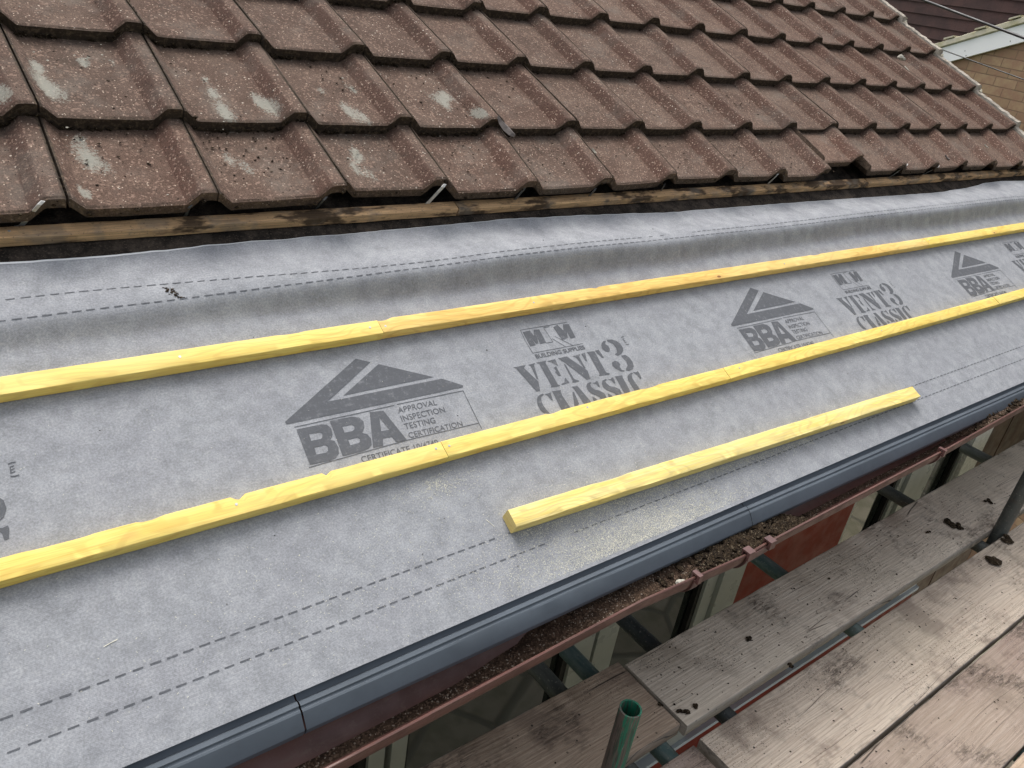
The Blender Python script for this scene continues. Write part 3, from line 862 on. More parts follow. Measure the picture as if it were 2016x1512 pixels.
def poly2d(outer, holes):
    """filled polygon with holes as a triangulated bmesh"""
    cu = bpy.data.curves.new('p', 'CURVE')
    cu.dimensions = '2D'
    cu.fill_mode = 'FRONT'
    for ring in [outer] + holes:
        sp = cu.splines.new('POLY')
        sp.points.add(len(ring) - 1)
        for p, q in zip(sp.points, ring):
            p.co = (q[0] * 100, q[1] * 100, 0, 1)
        sp.use_cyclic_u = True
    return curve_bm(cu)


def curve_bm(cu, sc=.01):
    ob = bpy.data.objects.new('tmp', cu)
    scene.collection.objects.link(ob)
    dg = bpy.context.evaluated_depsgraph_get()
    me = bpy.data.meshes.new_from_object(ob.evaluated_get(dg))
    bm = bmesh.new()
    bm.from_mesh(me)
    for v in bm.verts:
        v.co *= sc
    bpy.data.objects.remove(ob)
    bpy.data.curves.remove(cu)
    bpy.data.meshes.remove(me)
    return bm


def text_bm(txt, p0, p1, p2, off=0.0):
    """text with its baseline p0-p1 and cap height p0-p2 in (u, v)"""
    cu = bpy.data.curves.new('t', 'FONT')
    cu.body = txt
    cu.size = 1.0
    cu.offset = off
    cu.resolution_u = 3
    bm = curve_bm(cu, 1.0)
    x0, x1 = min(v.co.x for v in bm.verts), max(v.co.x for v in bm.verts)
    y0, y1 = 0.0, max(v.co.y for v in bm.verts)
    e, f = Vector(p1) - Vector(p0), Vector(p2) - Vector(p0)
    for v in bm.verts:
        a, c = (v.co.x - x0) / (x1 - x0), v.co.y / y1
        q = Vector(p0) + e * a + f * c
        v.co = (q.x, q.y, 0)
    return bm


def line_bm(pts, w):
    bm = bmesh.new()
    for a, c in zip(pts, pts[1:]):
        a, c = Vector(a), Vector(c)
        d = (c - a).normalized()
        nrm = Vector((-d.y, d.x)) * w / 2
        q = [a - nrm, c - nrm, c + nrm, a + nrm]
        bm.faces.new([bm.verts.new((p.x, p.y, 0)) for p in q])
    return bm


PER = 1.369


def put_print(D, du, groups):
    for name, i0, i1 in groups:
        b = MB()
        for outer, holes in D['polys'][i0:i1]:
            b.add(*conform(poly2d(outer, holes), du))
        b.build(name, 'ink', memb)
    b2 = MB()
    for pts, w in D['lines']:
        b2.add(*conform(line_bm(pts, .0017 * w), du))
    b2.build('printed_outline', 'ink', memb)
    for t, p0, p1, p2 in D['texts']:
        b3 = MB()
        b3.add(*conform(text_bm(t, p0, p1, p2, .03 if t[0] == 'B' else .004), du))
        b3.build('printed_text', 'ink', memb)


for k in (0, 1, 2, 3):
    if k < 3:
        put_print(DATA['bba'], k * PER, (('printed_house_emblem', 0, 2), ('printed_letters', 2, 5)))
for k in (-1, 0, 1, 2):
    put_print(DATA['vent'], k * PER - (.030 if k < 0 else 0), (('printed_logo', 0, 2), ('printed_stencil_word', 2, 18), ('printed_stencil_word', 18, 99)))

for v0, wob, brk in ((-.432, .0, (1.45, 1.66)), (-.486, .0, ()), (-1.167, 0, (.52, .66)), (-1.214, 0, (.62, .68))):
    b = MB()
    u = -2.0
    while u < 4.75:
        if not (brk and brk[0] < u < brk[1] and rnd.random() < .8):
            w = .0013 * rnd.uniform(.8, 1.15)
            q = []
            for uu in lin(u, u + .0158 * rnd.uniform(.92, 1.08), 2):
                for s_ in (-w, w):
                    q.append((uu, v0 + (-.035 * sm((u + .1) / .8) if v0 == -.432 else 0) + s_ + .0012 * fbm(u * .8, v0 * 9, 1, 1)))
            b.add([RP(x, y, hmem(x, y) + .0007) for x, y in q], [(0, 2, 3, 1), (2, 4, 5, 3)], [(x, y, 0) for x, y in q])
        u += .0243
    b.build('dashed_line', 'ink', memb)

# ------------------------------------------------------------------ eaves trim, slate grey, in lengths
PROF = [(-1.225, -.0785), (-1.286, -.0785), (-1.296, -.081), (-1.3015, -.081), (-1.3045, -.0745), (-1.312, -.0735), (-1.3145, -.0768), (-1.3165, -.0768), (-1.3185, -.0758),
        (-1.322, -.0762), (-1.3455, -.0895), (-1.3475, -.0915), (-1.3485, -.095), (-1.3490, -.110), (-1.346, -.110), (-1.3445, -.094)]


def trim(u0, u1, label, k):
    b = MB()
    V, L, F = [], [], []
    us = lin(u0 + .0016, u1 - .0016, max(24, int((u1 - u0) / .045)))
    for u in us:
        for j, (v, h) in enumerate(PROF):
            bow = .0018 * fbm(u * 2, j * .1, k)
            e = .0012 if abs(u - us[-1]) < .012 else 0
            V.append(RP(u, v + bow * .5, h + bow + e))
            L.append((u, v, h))
    n = len(PROF)
    F = [(i * n + j, (i + 1) * n + j, (i + 1) * n + j + 1, i * n + j + 1) for i in range(len(us) - 1) for j in range(n - 1)]
    b.add(V, F, L)
    o = b.build('eaves_trim', 'trim', smooth=20)
    tag(o, label, 'roof trim', 'lengths of slate grey eaves trim')


trim(-2.2, -1.09, 'slate grey eaves trim length wholly left of the photo, first of the row', 0)
trim(-1.09, .055, 'slate grey eaves trim length at the bottom left, left of the first joint', 1)
trim(.055, 1.192, 'slate grey eaves trim length between the two joints, beside the sawdust', 2)
trim(1.192, 4.85, 'slate grey eaves trim length right of the second joint, running out at the far right', 3)

# ------------------------------------------------------------------ battens
WD, HD = (0, CT, ST), (0, -ST, CT)


def batten(u0, v0, u1, v1, h0, w, th, mat, label, name='roof_batten', seed=1, jit=.0007, group=None, cat='batten', nails=(), nicks=(), bev=.002):
    b = MB()
    L = math.hypot(u1 - u0, v1 - v0)
    wd = Vector((-(v1 - v0) / L, 0, 0)) + Vector(WD) * ((u1 - u0) / L)
    beam(b, RP(u0, v0, h0), RP(u1, v1, h0), wd, HD, w, th, max(12, int(L / .009)), seed, bev, jit, texoff=seed * 7.3, nicks=nicks)
    o = b.build(name, mat, smooth=35)
    tag(o, label, cat, group)
    for (nu, nv) in nails:
        nb = MB()
        c = RP(nu, nv, h0 + th - .001)
        d = Vector(HD)
        nb.tube(c, Vector(c) + d * .0016, .0026, 10)
        nn = nb.build('nail', 'nail', o)
    return o


HB = -.0675
gy = 'yellow treated battens nailed across the membrane'
batten(-2.1, -.6265, .500, -.6305, HB, .038, .025, 'yellow', 'upper yellow batten, left length running out of the photo', seed=1, group=gy, nicks=((2.4, .03, .0012),), nails=[(.072, -.628), (.475, -.629)])
batten(.5008, -.6295, 2.955, -.634, HB + .0003, .038, .025, 'yellow_warm', 'upper yellow batten, long middle length starting above the house emblem', seed=2, group=gy, nicks=((.012, .02, .003), (.66, .012, .0025), (1.7, .03, .002)), nails=[(.512, -.632), (.936, -.631), (2.0, -.633)])
batten(2.957, -.633, 4.75, -.628, HB, .038, .025, 'yellow', 'upper yellow batten, far right length below the lifted membrane corner', seed=3, group=gy, nails=[(2.98, -.632)])
batten(-2.1, -.960, .496, -.9615, HB, .038, .025, 'yellow', 'lower yellow batten, left length with chipped top edge', seed=4, group=gy, nicks=((2.178, .008, .008), (2.342, .006, .007), (2.03, .02, .002), (1.9, .05, .0015)), nails=[(.069, -.959), (.479, -.955)])
batten(.4968, -.9610, 1.400, -.963, HB + .0003, .038, .025, 'yellow', 'lower yellow batten, short length covering the feet of the stencilled word', seed=5, group=gy, nicks=((.30, .02, .002), (.62, .03, .0015)), nails=[(.510, -.957), (.897, -.954)])
batten(1.402, -.963, 3.05, -.966, HB, .038, .025, 'yellow', 'lower yellow batten, third length passing under the second house emblem', seed=6, group=gy, nails=[(1.46, -.958), (2.2, -.962)])
batten(3.052, -.966, 4.75, -.960, HB + .001, .038, .025, 'yellow', 'lower yellow batten, far right length going out of the photo', seed=7, group=gy)
batten(.556, -1.150, 2.105, -1.196, HB + .001, .040, .030, 'yellow2', 'loose pale offcut of batten lying free above the grey trim', seed=8, cat='batten', jit=.0007, nicks=((.28, .05, .0012),))
go = 'old brown battens below the tiles'
batten(-2.1, -.2625, .898, -.2655, -.076, .032, .026, 'old', 'old brown batten, left length with orange bare wood patches', name='old_batten', seed=11, jit=.0012, group=go, nails=[(-.139, -.262)], bev=.003)
batten(.902, -.2645, 2.958, -.269, -.0765, .032, .026, 'old', 'old brown batten, middle length with black stains between two butt joints', name='old_batten', seed=12, jit=.0014, group=go, bev=.003)
batten(2.966, -.270, 4.78, -.264, -.076, .032, .026, 'old', 'old brown batten, right length below the pushed up tile', name='old_batten', seed=13, jit=.0012, group=go, bev=.003)

# ------------------------------------------------------------------ interlocking roof tiles, each one a thing
HR = .0315
PR = [(-.114, HR * .90), (-.103, HR * .90), (-.094, HR * .82), (-.045, HR * .34), (-.010, HR * .02), (.0, .0), (.03, -.0006), (.12, -.001), (.24, -.0012), (.36, -.0012), (.48, -.001), (.58, -.0006),
      (.645, .0), (.658, HR * .03), (.69, HR * .36), (.73, HR * .78), (.748, HR * .96), (.758, HR * 1.0), (.80, HR * 1.02), (.848, HR * 1.01), (.860, HR * .99), (.8695, HR * .93)]
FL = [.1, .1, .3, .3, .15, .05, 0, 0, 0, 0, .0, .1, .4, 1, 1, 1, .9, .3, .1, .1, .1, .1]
ROWS = ['D', 'A', 'B', 'C', 'E', 'F']
ROWNAME = ['lowest course', 'second course up', 'third course up', 'fourth course up', 'fifth course up', 'sixth course up']
ORD = 'first second third fourth fifth sixth seventh eighth ninth tenth eleventh twelfth thirteenth fourteenth fifteenth sixteenth seventeenth eighteenth nineteenth twentieth'.split()


def corner(row, n):
    """measured (du, v) of the front left corner of the pan of tile n"""
    k = ROWS[row]
    R = DATA['rows']
    if k == 'D':
        a = R['D'][max(0, min(15, n))]
        du = a[0] if n <= 8 else -.051 - .010 * (n - 8)
        return (0 if n < 0 else du), (a[1] if n >= 0 else -.262)
    if k == 'A':
        a = R['A'][max(0, min(15, n))]
        return a[0], a[1] + (.006 if n < 0 else 0)
    if k == 'B':
        return tuple(R['B'][max(0, min(15, n))])
    q = R['C'][max(0, min(11, n - 4))]
    if k == 'C':
        return tuple(q)
    j = row - 3
    return q[0] * (1 + .5 * j), q[1] + .332 * j + (.006 * j if n > 9 else 0)


def make_tile(row, n):
    q = random.Random(row * 100 + n + 5)
    du0, v0 = corner(row, n)
    du1, v1 = corner(row, n + 1)
    bu0, bv0 = corner(min(row + 1, 5), n) if row < 5 else (du0, v0 + .33)
    bu1, bv1 = corner(min(row + 1, 5), n + 1) if row < 5 else (du1, v0 + .33)
    if ROWS[row] == 'D' and n in (8, 9, 10):
        v1 = v0
    sl = max(-.007, min(.007, v1 - v0))
    Lv = .42 if row else .40
    vb0 = (bv0 if row < 5 else v0 + .33)
    tl = q.uniform(-.0018, .0018)
    tw = q.uniform(-.0015, .0015)
    NT_ = 26
    off = ((row * 31 + n * 7.7) * 1.0 + q.random(), q.random() * 9, q.random() * 9)
    prof = PR
    nc = len(prof)
    V, L, F = [], [], []
    fl, gr, li = [], [], []
    raise_ = .012 if (ROWS[row] == 'D' and n == 9) else 0
    ts = [0, .006, .016, .03] + lin(.05, 1.0, NT_ - 4)
    for kk, t in enumerate(ts):
        vv = t * Lv
        tt = vv / max(.2, vb0 - v0)
        for j, (s, h) in enumerate(prof):
            s2 = min(1, max(0, s))
            front = sl * s
            du = (du0 * (1 - s2) + du1 * s2) * (1 - min(1, tt)) + (bu0 * (1 - s2) + bu1 * s2) * min(1, tt)
            u = (n + s) * W + du
            ragged = 0
            if t == 0:
                ragged = -.0016 * abs(fbm(u * 60, row * 3, 1)) - .0012 * fbm(u * 17, row, 5)
            v = v0 + front + vv + ragged
            drop = -.0310 * tt
            hh = h + drop + tl + tw * s + (.0010 * fbm(u * 25, v * 25, row) if t > .01 else -.0022) + raise_
            V.append(RP(u, v, hh))
            L.append((s * W, vv, h))
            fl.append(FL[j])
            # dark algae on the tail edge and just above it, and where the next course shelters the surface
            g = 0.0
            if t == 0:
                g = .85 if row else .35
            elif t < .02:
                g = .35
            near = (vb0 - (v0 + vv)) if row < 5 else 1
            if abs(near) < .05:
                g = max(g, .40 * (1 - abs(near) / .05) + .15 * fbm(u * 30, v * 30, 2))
            jd = min(abs(s + .114), abs(s - .8695))
            if jd < .012:
                g = max(g, .9 if n < 3 else .7)
            gr.append(max(0, g))
            lv = 0.0
            for (lu, lw, lr) in EXT['lich']:
                dx, dy = (u - lu + .25 * (v - lw)) / (lr * .8), (v - lw) / (lr * 1.8)
                e = dx * dx + dy * dy
                if e < 4:
                    lv = max(lv, math.exp(-e))
            li.append(lv * 1.05)
    nt = len(ts)
    F = [(k * nc + j, (k + 1) * nc + j, (k + 1) * nc + j + 1, k * nc + j + 1) for k in range(nt - 1) for j in range(nc - 1)]
    # tail face: three rows down, rough with moss; then the underside and the sides
    base = len(V)
    TK = .0300
    up = Vector(RP(0, 0, 1))
    vd = Vector((0, CT, ST))
    for r in range(1, 4):
        for j in range(nc):
            p = Vector(V[j])
            k = r / 3 * (1 if row else .78)
            nz = fbm(L[j][0] * 70 + row * 9 + n * 4, r * 1.3, 3)
            p = p - up * (TK * k) - vd * (.0012 * nz - .0015 * k) - (up * (.0045 if row else .0015) * fbm(L[j][0] * 75 + n, r, 8) if r == 3 else Vector())
            V.append(tuple(p))
            L.append((L[j][0], L[j][1] - TK * k, L[j][2]))
            fl.append(0)
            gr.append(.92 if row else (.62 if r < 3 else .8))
            li.append(0)
    for j in range(nc - 1):
        F.append((j, j + 1, base + j + 1, base + j))
        for r in range(2):
            a = base + r * nc
            F.append((a + j, a + j + 1, a + nc + j + 1, a + nc + j))
    und = len(V)
    lastf = base + 2 * nc
    for t in (.15, 1.0):
        k = min(range(nt), key=lambda i: abs(ts[i] - t))
        for j in range(nc):
            p = Vector(V[k * nc + j]) - up * TK
            V.append(tuple(p))
            L.append((L[k * nc + j][0], L[k * nc + j][1], -TK))
            fl.append(0)
            gr.append(.7)
            li.append(0)
    for j in range(nc - 1):
        F.append((lastf + j, lastf + j + 1, und + j + 1, und + j))
        F.append((und + j, und + j + 1, und + nc + j + 1, und + nc + j))
        F.append(((nt - 1) * nc + j, und + nc + j, und + nc + j + 1, (nt - 1) * nc + j + 1))
    for j in (0, nc - 1):
        side = [lastf + j, base + nc + j, base + j] + [k * nc + j for k in range(nt)] + [und + nc + j, und + j]
        F.append(tuple(side))
    b = MB()
    b.add(V, F, L, flank=fl, grime=gr, lichen=li)
    org = RP((n + .4) * W, v0 + .16, 0)
    return b.build('interlocking_tile', 'tile', origin=org, smooth=30, rnd_off=off)


FRONT = {}
for row in range(6):
    last = 15 if row else 15
    seen = 0
    for n in range(-2, last + 1):
        du, v0 = corner(row, n)
        vis = False
        for s in (0, .5, .85):
            for dv in (0, .05, .12, .2, .28):
                p = project(RP((n + s) * W + du, v0 + dv))
                if p and 0 <= p[0] <= 2016 and 0 <= p[1] <= 1512:
                    vis = True
        if not vis and row == 5:
            continue
        o = make_tile(row, n)
        FRONT[(row, n)] = (du, v0)
        if vis:
            seen += 1
            d = ORD[seen - 1]
            lab = 'brown concrete roof tile, %s, %s from the left of the photo' % (ROWNAME[row], d)
            if row == 0 and n == 9:
                lab = 'brown roof tile of the lowest course, pushed up the slope out of line'
            elif row == 0 and n == 0:
                lab = 'large brown roof tile, first whole one of the lowest course, lichen by its left roll'
            elif row == 1 and n == 1:
                lab = 'brown roof tile of the second course up with the broad white lichen streak'
        elif seen:
            lab = 'brown concrete roof tile, %s, number %d past the right of the photo' % (ROWNAME[row], n)
        else:
            lab = 'brown concrete roof tile, %s, %s left of the photo' % (ROWNAME[row], 'two places' if n == -2 else 'next')
        tag(o, lab, 'tile', 'interlocking brown concrete roof tiles')

# moss and dirt packed along the tails of the courses
b = MB()
q = random.Random(11)
for (row, n), (du, v0) in FRONT.items():
    if row == 5 or n < -1:
        continue
    dens = 40 if n < 5 else 20
    for _ in range(dens if row else 7):
        s = q.choice([q.uniform(.0, .65), q.uniform(.6, .95), q.uniform(-.05, .3)])
        hp = interp(PR, s)
        u = (n + s) * W + du
        r = q.uniform(.0018, .0062) * (1.25 if n < 4 else .8)
        h = hp - (.0310 - q.uniform(0, .012)) if row else hp - q.uniform(.004, .022)
        b.blob(RP(u, v0 - q.uniform(.001, .006), h), r, q.random(), .7, 1)
for _ in range(560):       # crumbs lying on the tiles of the two lowest courses
    n = q.randint(-1, 8)
    row = q.choice([0, 0, 1])
    if (row, n) not in FRONT:
        continue
    du, v0 = FRONT[(row, n)]
    s = q.uniform(.02, .62)
    t = q.betavariate(2.2, 1.2) * .29
    b.blob(RP((n + s) * W + du, v0 + t, interp(PR, s) - .0310 * t / .326 + .0005), q.uniform(.0013, .0046), q.random(), .5, 1)
for (row, n), (du, v0) in FRONT.items():      # dirt packed into the side joints of the nearest tiles
    if row > 2 or n < -1 or n > 5:
        continue
    for _ in range(26 if n < 2 else 12):
        t = q.random() ** .8
        r = q.uniform(.0012, .0034)
        b.blob(RP((n - .1215 + q.uniform(-.006, .006)) * W + du, v0 + t * .30, HR * .84 - .031 * t), r, q.random(), .6, 1)
tag(b.build('moss', 'moss'), 'dark moss and dirt crumbs along the lower edges of the brown roof tiles', 'moss', kind='stuff')

b = MB()
for (u, v, r) in [(x[0], x[1], x[2]) for x in EXT['lich']][:16]:
    for _ in range(5):
        uu, vv = u + q.gauss(0, r * .5), v + q.gauss(0, r * .9)
        b.blob(RP(uu, vv, -.016 if vv < -.02 or vv > .03 else -.004), q.uniform(.0015, .0045), q.random(), .6, 1)
for _ in range(70):
    n = q.randint(-1, 12)
    row = q.choice([0, 1, 2, 3])
    if (row, n) in FRONT:
        du, v0 = FRONT[(row, n)]
        s, t = q.uniform(.05, .6), q.uniform(.02, .28)
        b.blob(RP((n + s) * W + du, v0 + t, interp(PR, s) - .0310 * t / .326), q.uniform(.001, .0028), q.random(), .6, 1)
tag(b.build('mortar_crumbs', 'crumb'), 'pale mortar crumbs scattered over the brown roof tiles', 'mortar crumbs', kind='stuff')

# straps hanging from under the lowest course
CL = [('pale bent tile clip hanging under the first tiles at the far left', 'metal', .85), ('bright white tile clip hanging at the left of the middle roof tiles', 'metal', 1.15),
      ('dull tile clip, first one right of the bright white clip', 'metaldark', 1), ('dull tile clip, second one right of the bright white clip', 'metaldark', 1),
      ('grey tile clip just left of the pushed up tile', 'metal', 1), ('pale tile clip just right of the pushed up tile', 'metal', 1.0), ('pale slanting tile clip, farthest right of all', 'metal', 1),
      ('dark little clip between the far left clip and the bright white clip, left one', 'metaldark', .7), ('dark little clip between the far left clip and the bright white clip, right one', 'metaldark', .7),
      ('dark little tile clip above the middle of the old batten', 'metaldark', .7)]
for (lab, mat, k), (a, c) in zip(CL, EXT['clips']):
    b = MB()
    A = Vector(RP(a[0], a[1], -.066))
    B = Vector(RP(c[0], c[1], c[2]))
    d = (B - A).normalized()
    sd = d.cross(Vector(WD)).normalized() * (.0042 * k)
    th = Vector(WD) * .0008
    pts = [A - Vector((.009 * k, 0, 0)), A, A.lerp(B, .5) + Vector((.001, 0, .001)), B, B + Vector((.008, 0, .004)) + Vector(WD) * .004]
    V, F = [], []
    for i, p in enumerate(pts):
        wdt = 1.35 if i in (0, 1) else 1
        V += [p - sd * wdt - th, p + sd * wdt - th, p + sd * wdt + th, p - sd * wdt + th]
    for i in range(len(pts) - 1):
        for j in range(4):
            F.append((i * 4 + j, (i + 1) * 4 + j, (i + 1) * 4 + (j + 1) % 4, i * 4 + (j + 1) % 4))
    F += [(3, 2, 1, 0), tuple(len(V) - 4 + i for i in range(4))]
    b.add(V, F)
    tag(b.build('tile_clip', mat), lab, 'tile clip', 'metal tile clips hanging below the lowest course')

# a slate shard, the mortar plug and scraps
b = MB()
A, B = Vector(RP(1.150, -.004, .030)), Vector(RP(1.176, -.076, .018))
d = (B - A).normalized()
sd = d.cross(Vector(HD)).normalized()
V = []
for t, w, lift in ((0, .003, .004), (.25, .012, .001), (.55, .016, 0), (.85, .013, .002), (1, .005, .004)):
    c = A.lerp(B, t) + Vector(HD) * lift
    V += [c - sd * w, c + Vector(HD) * .007, c + sd * w, c - Vector(HD) * .004]
F = [(i * 4 + j, i * 4 + 4 + j, i * 4 + 4 + (j + 1) % 4, i * 4 + (j + 1) % 4) for i in range(4) for j in range(4)] + [(3, 2, 1, 0), (16, 17, 18, 19)]
b.add(V, F)
tag(b.build('slate_shard', 'slate'), 'thin dark shard wedged in a roll between the two lowest tile courses', 'shard')

SCR = [((4.309, .608), .020, 'crumb', 'mortar_lump', 'pale grey mortar lump on the tiles near the verge, upper right', 'mortar lump'),
       ((4.214, -.129), .011, 'crumb', 'leaf_scrap', 'small pale curled leaf on the lowest tile course at the far right', 'leaf'),
       ((1.477, -.119), .010, 'crumb', 'leaf_scrap', 'tiny pale leaf scrap on a lowest course tile mid roof', 'leaf'),
       ((3.687, -.202), .013, 'slate', 'leaf_scrap', 'small brown dead leaf near the front edge of a lowest course tile', 'leaf')]
for (uv, r, mat, nm, lab, cat) in SCR:
    b = MB()
    h = .004 if nm == 'mortar_lump' else -.004
    if nm == 'mortar_lump':
        b.blob(RP(uv[0], uv[1], h), r, 3, .8)
        b.blob(RP(uv[0] + .01, uv[1] - .015, h), r * .6, 4, .8)
    else:
        V = []
        for i in range(7):
            a = -1 + i / 3
            for s_ in (-1, 0, 1):
                V.append(RP(uv[0] + s_ * r * .55 * (1 - a * a * .9), uv[1] + a * r * 1.3, h + .004 * abs(s_) + .003 * a * a))
        V2 = [tuple(Vector(p) - Vector(HD) * .0008) for p in V]
        F = [(i * 3 + j, i * 3 + 3 + j, i * 3 + 4 + j, i * 3 + 1 + j) for i in range(6) for j in range(2)]
        b.add(V + V2, F + [tuple(x + 21 for x in f) for f in F])
    tag(b.build(nm, mat), lab, cat)
b = MB()
b.box((-.004, -.03, 0), (.004, .03, .003), lambda x, y, z: RP(4.285 + x + y * .25, .517 + y, .001 + z - .012))
tag(b.build('timber_splinter', 'crumb'), 'pale splinter lying on the tiles just below the grey mortar lump', 'splinter')

# ------------------------------------------------------------------ verge: mortar bedding and undercloak
verge = empty('roof_verge', RP(4.78, .2, -.06), 'pale mortar verge with undercloak board along the right edge of the tiled roof', 'roof verge')
UV_ = 4.800
b = MB()
V, F, L = [], [], []
vv = lin(-.30, 2.1, 240)


def vdu(v):
    return interp([(-.27, -.06), (.0, .004), (.34, .027), (.69, .036), (1.02, .05), (1.35, .07), (2, .10)], v)


for v in vv:
    ph = ((v - .012) / .332) % 1.0
    h = .029 - .0275 * ph
    a = .006 * fbm(v * 22, 0, 1)
    c = .007 * fbm(v * 25, 4, 2)
    e = .005 * fbm(v * 30, 8, 3)
    u = UV_ + vdu(v)
    ps = [(u - .022 + a, h + .006 + e), (u - .002 + a * .6, h + .012 + e), (u + .034 + c, h + .001 - e), (u + .046 + c, h - .040), (u + .030 + c, h - .066), (u - .03, h - .066)]
    for x, y in ps:
        V.append(RP(x, v, y))
n = 6
F = [(i * n + j, (i + 1) * n + j, (i + 1) * n + (j + 1) % n, i * n + (j + 1) % n) for i in range(len(vv) - 1) for j in range(n)] + [tuple(range(n)), tuple(len(V) - n + i for i in range(n))[::-1]]
b.add(V, F)
b.build('mortar_bedding', 'mortar', verge, smooth=40)
for i in range(8):
    b = MB()
    v0 = -.30 + i * .30
    b.box((0, 0, 0), (.092, .296, .008), lambda x, y, z, v0=v0: RP(UV_ - .03 + x + vdu(v0 + y) + .002 * math.sin(v0 * 40), v0 + y, -.066 + z))
    b.build('undercloak', 'undercloak', verge)
q = random.Random(5)
for r in range(0, 6):
    b = MB()
    v0 = -.01 + .334 * r if r else -.27
    for k in range(5):
        u = UV_ + vdu(v0)
        b.box((-.016, -.004, -.003), (.016, .008, .004), lambda x, y, z, k=k, u=u, v0=v0: RP(u + .004 + k * .008 + x, v0 - .003 * k + y + x * .35, (.016 - k * .008 + z + x * .1)))
    b.build('tile_slip', 'oldmortar', verge)

# ------------------------------------------------------------------ gutter with brackets, silt and litter
gutter = empty('gutter', (1.2, -1.18, -.75), 'brown half round plastic gutter full of silt below the slate grey trim', 'gutter')
LIP = [(-2.2, -1.25), (.07, -1.243), (.757, -1.226), (1.08, -1.241), (1.17, -1.237), (2.07, -1.227), (2.75, -1.209), (4.9, -1.20)]
GR = .056


def gz(x):
    return -.69 + .015 * x


def gutter_shell(mb, x0, x1, r0, r1, n=20, a0=-6, a1=186, seg=.05, lip=True):
    xs = lin(x0, x1, max(1, int((x1 - x0) / seg)))
    V, F, L = [], [], []
    an = [math.radians(a) for a in lin(a0, a1, n)]
    for x in xs:
        yc = interp(LIP, x) + GR
        zc = gz(x)
        ring = [(yc - r1 * math.cos(a), zc - r1 * math.sin(a)) for a in an] + [(yc - r0 * math.cos(a), zc - r0 * math.sin(a)) for a in reversed(an)]
        for y, z in ring:
            V.append((x, y, z))
    m_ = len(an) * 2
    F = [(i * m_ + j, (i + 1) * m_ + j, (i + 1) * m_ + (j + 1) % m_, i * m_ + (j + 1) % m_) for i in range(len(xs) - 1) for j in range(m_)]
    F += [tuple(range(m_)), tuple(len(V) - m_ + i for i in range(m_))[::-1]]
    mb.add(V, F)


b = MB()
gutter_shell(b, -2.2, 4.85, GR - .0022, GR)
xs = lin(-2.2, 4.85, 140)          # rolled bead on the outer rim
V = []
for x in xs:
    yo = interp(LIP, x)
    for k in range(8):
        a = 2 * math.pi * k / 8
        V.append((x, yo + .0015 + .0036 * math.cos(a), gz(x) + .005 + .0036 * math.sin(a)))
F = [(i * 8 + j, (i + 1) * 8 + j, (i + 1) * 8 + (j + 1) % 8, i * 8 + (j + 1) % 8) for i in range(len(xs) - 1) for j in range(8)]
b.add(V, F)
b.build('gutter_channel', 'gutter', gutter, smooth=45)


def bracket(x, w, name, clip=True):
    b = MB()
    gutter_shell(b, x - w / 2, x + w / 2, GR + .0006, GR + .0045, a0=-3, a1=183, seg=.01)
    o = b.build(name, 'bracket', gutter, smooth=45)
    c = MB()
    yo = interp(LIP, x)
    for xx in ((x - w / 2 + .008, x + w / 2 - .008) if w > .05 else (x,)):
        h = .011 if w > .05 else .006
        z = gz(xx)
        c.box((xx - h, yo - .010, z - .006), (xx + h, yo - .0035, z + .012))
        c.box((xx - h, yo - .010, z + .0121), (xx + h, yo + .012, z + .0165))
        c.box((xx - h * .8, yo + .0085, z - .001), (xx + h * .8, yo + .012, z + .012))
    k = c.build('clip', 'bracket')
    k.parent = o
    k.location = k.location - Vector(gutter.location) - Vector(o.location)


bracket(.922, .022, 'gutter_bracket')
bracket(1.132, .095, 'gutter_union')
bracket(2.02, .022, 'gutter_bracket')
bracket(-.30, .022, 'gutter_bracket')
bracket(3.05, .022, 'gutter_bracket')

# silt lying in the channel
FILL = [(-2.2, .0007), (.40, .0012), (.56, .006), (.64, .022), (.76, .033), (.92, .040), (1.06, .044), (1.24, .042), (1.33, .030), (1.375, .012), (1.42, .0007), (2.28, .0006), (2.36, .02), (2.44, .036), (2.9, .042), (4.85, .044)]


def silt_top(x, yy):
    """yy -1 (outer) .. 1 (inner)"""
    f = interp(FILL, x + .05 * yy + .012 * fbm(x * 9, yy, 4))
    r = GR - .0024
    f = min(f, r * .98)
    half = math.sqrt(max(1e-6, r * r - (r - f) ** 2))
    y = interp(LIP, x) + GR + yy * half
    big = 1 if f > .015 else .15
    z = gz(x) - r + f + big * (.0045 * fbm(x * 28, yy * 2.2, 1) + .0022 * fbm(x * 90, yy * 6, 2)) * (1 - abs(yy) ** 3)
    return x, y, z


b = MB()
strip(b, silt_top, lin(-2.2, 4.84, 1200), lin(-1, 1, 16))
tag(b.build('gutter_silt', 'silt', smooth=60), 'brown sandy silt and washed off tile grit lying along the bottom of the gutter', 'silt', kind='stuff')

q = random.Random(21)
bm_, bg, bp = MB(), MB(), MB()


def in_gutter(x, yy, r, mb, flat=.7, n=1, lift=.3):
    p = silt_top(x, yy)
    mb.blob((p[0], p[1], p[2] + r * lift), r, q.random(), flat, n)


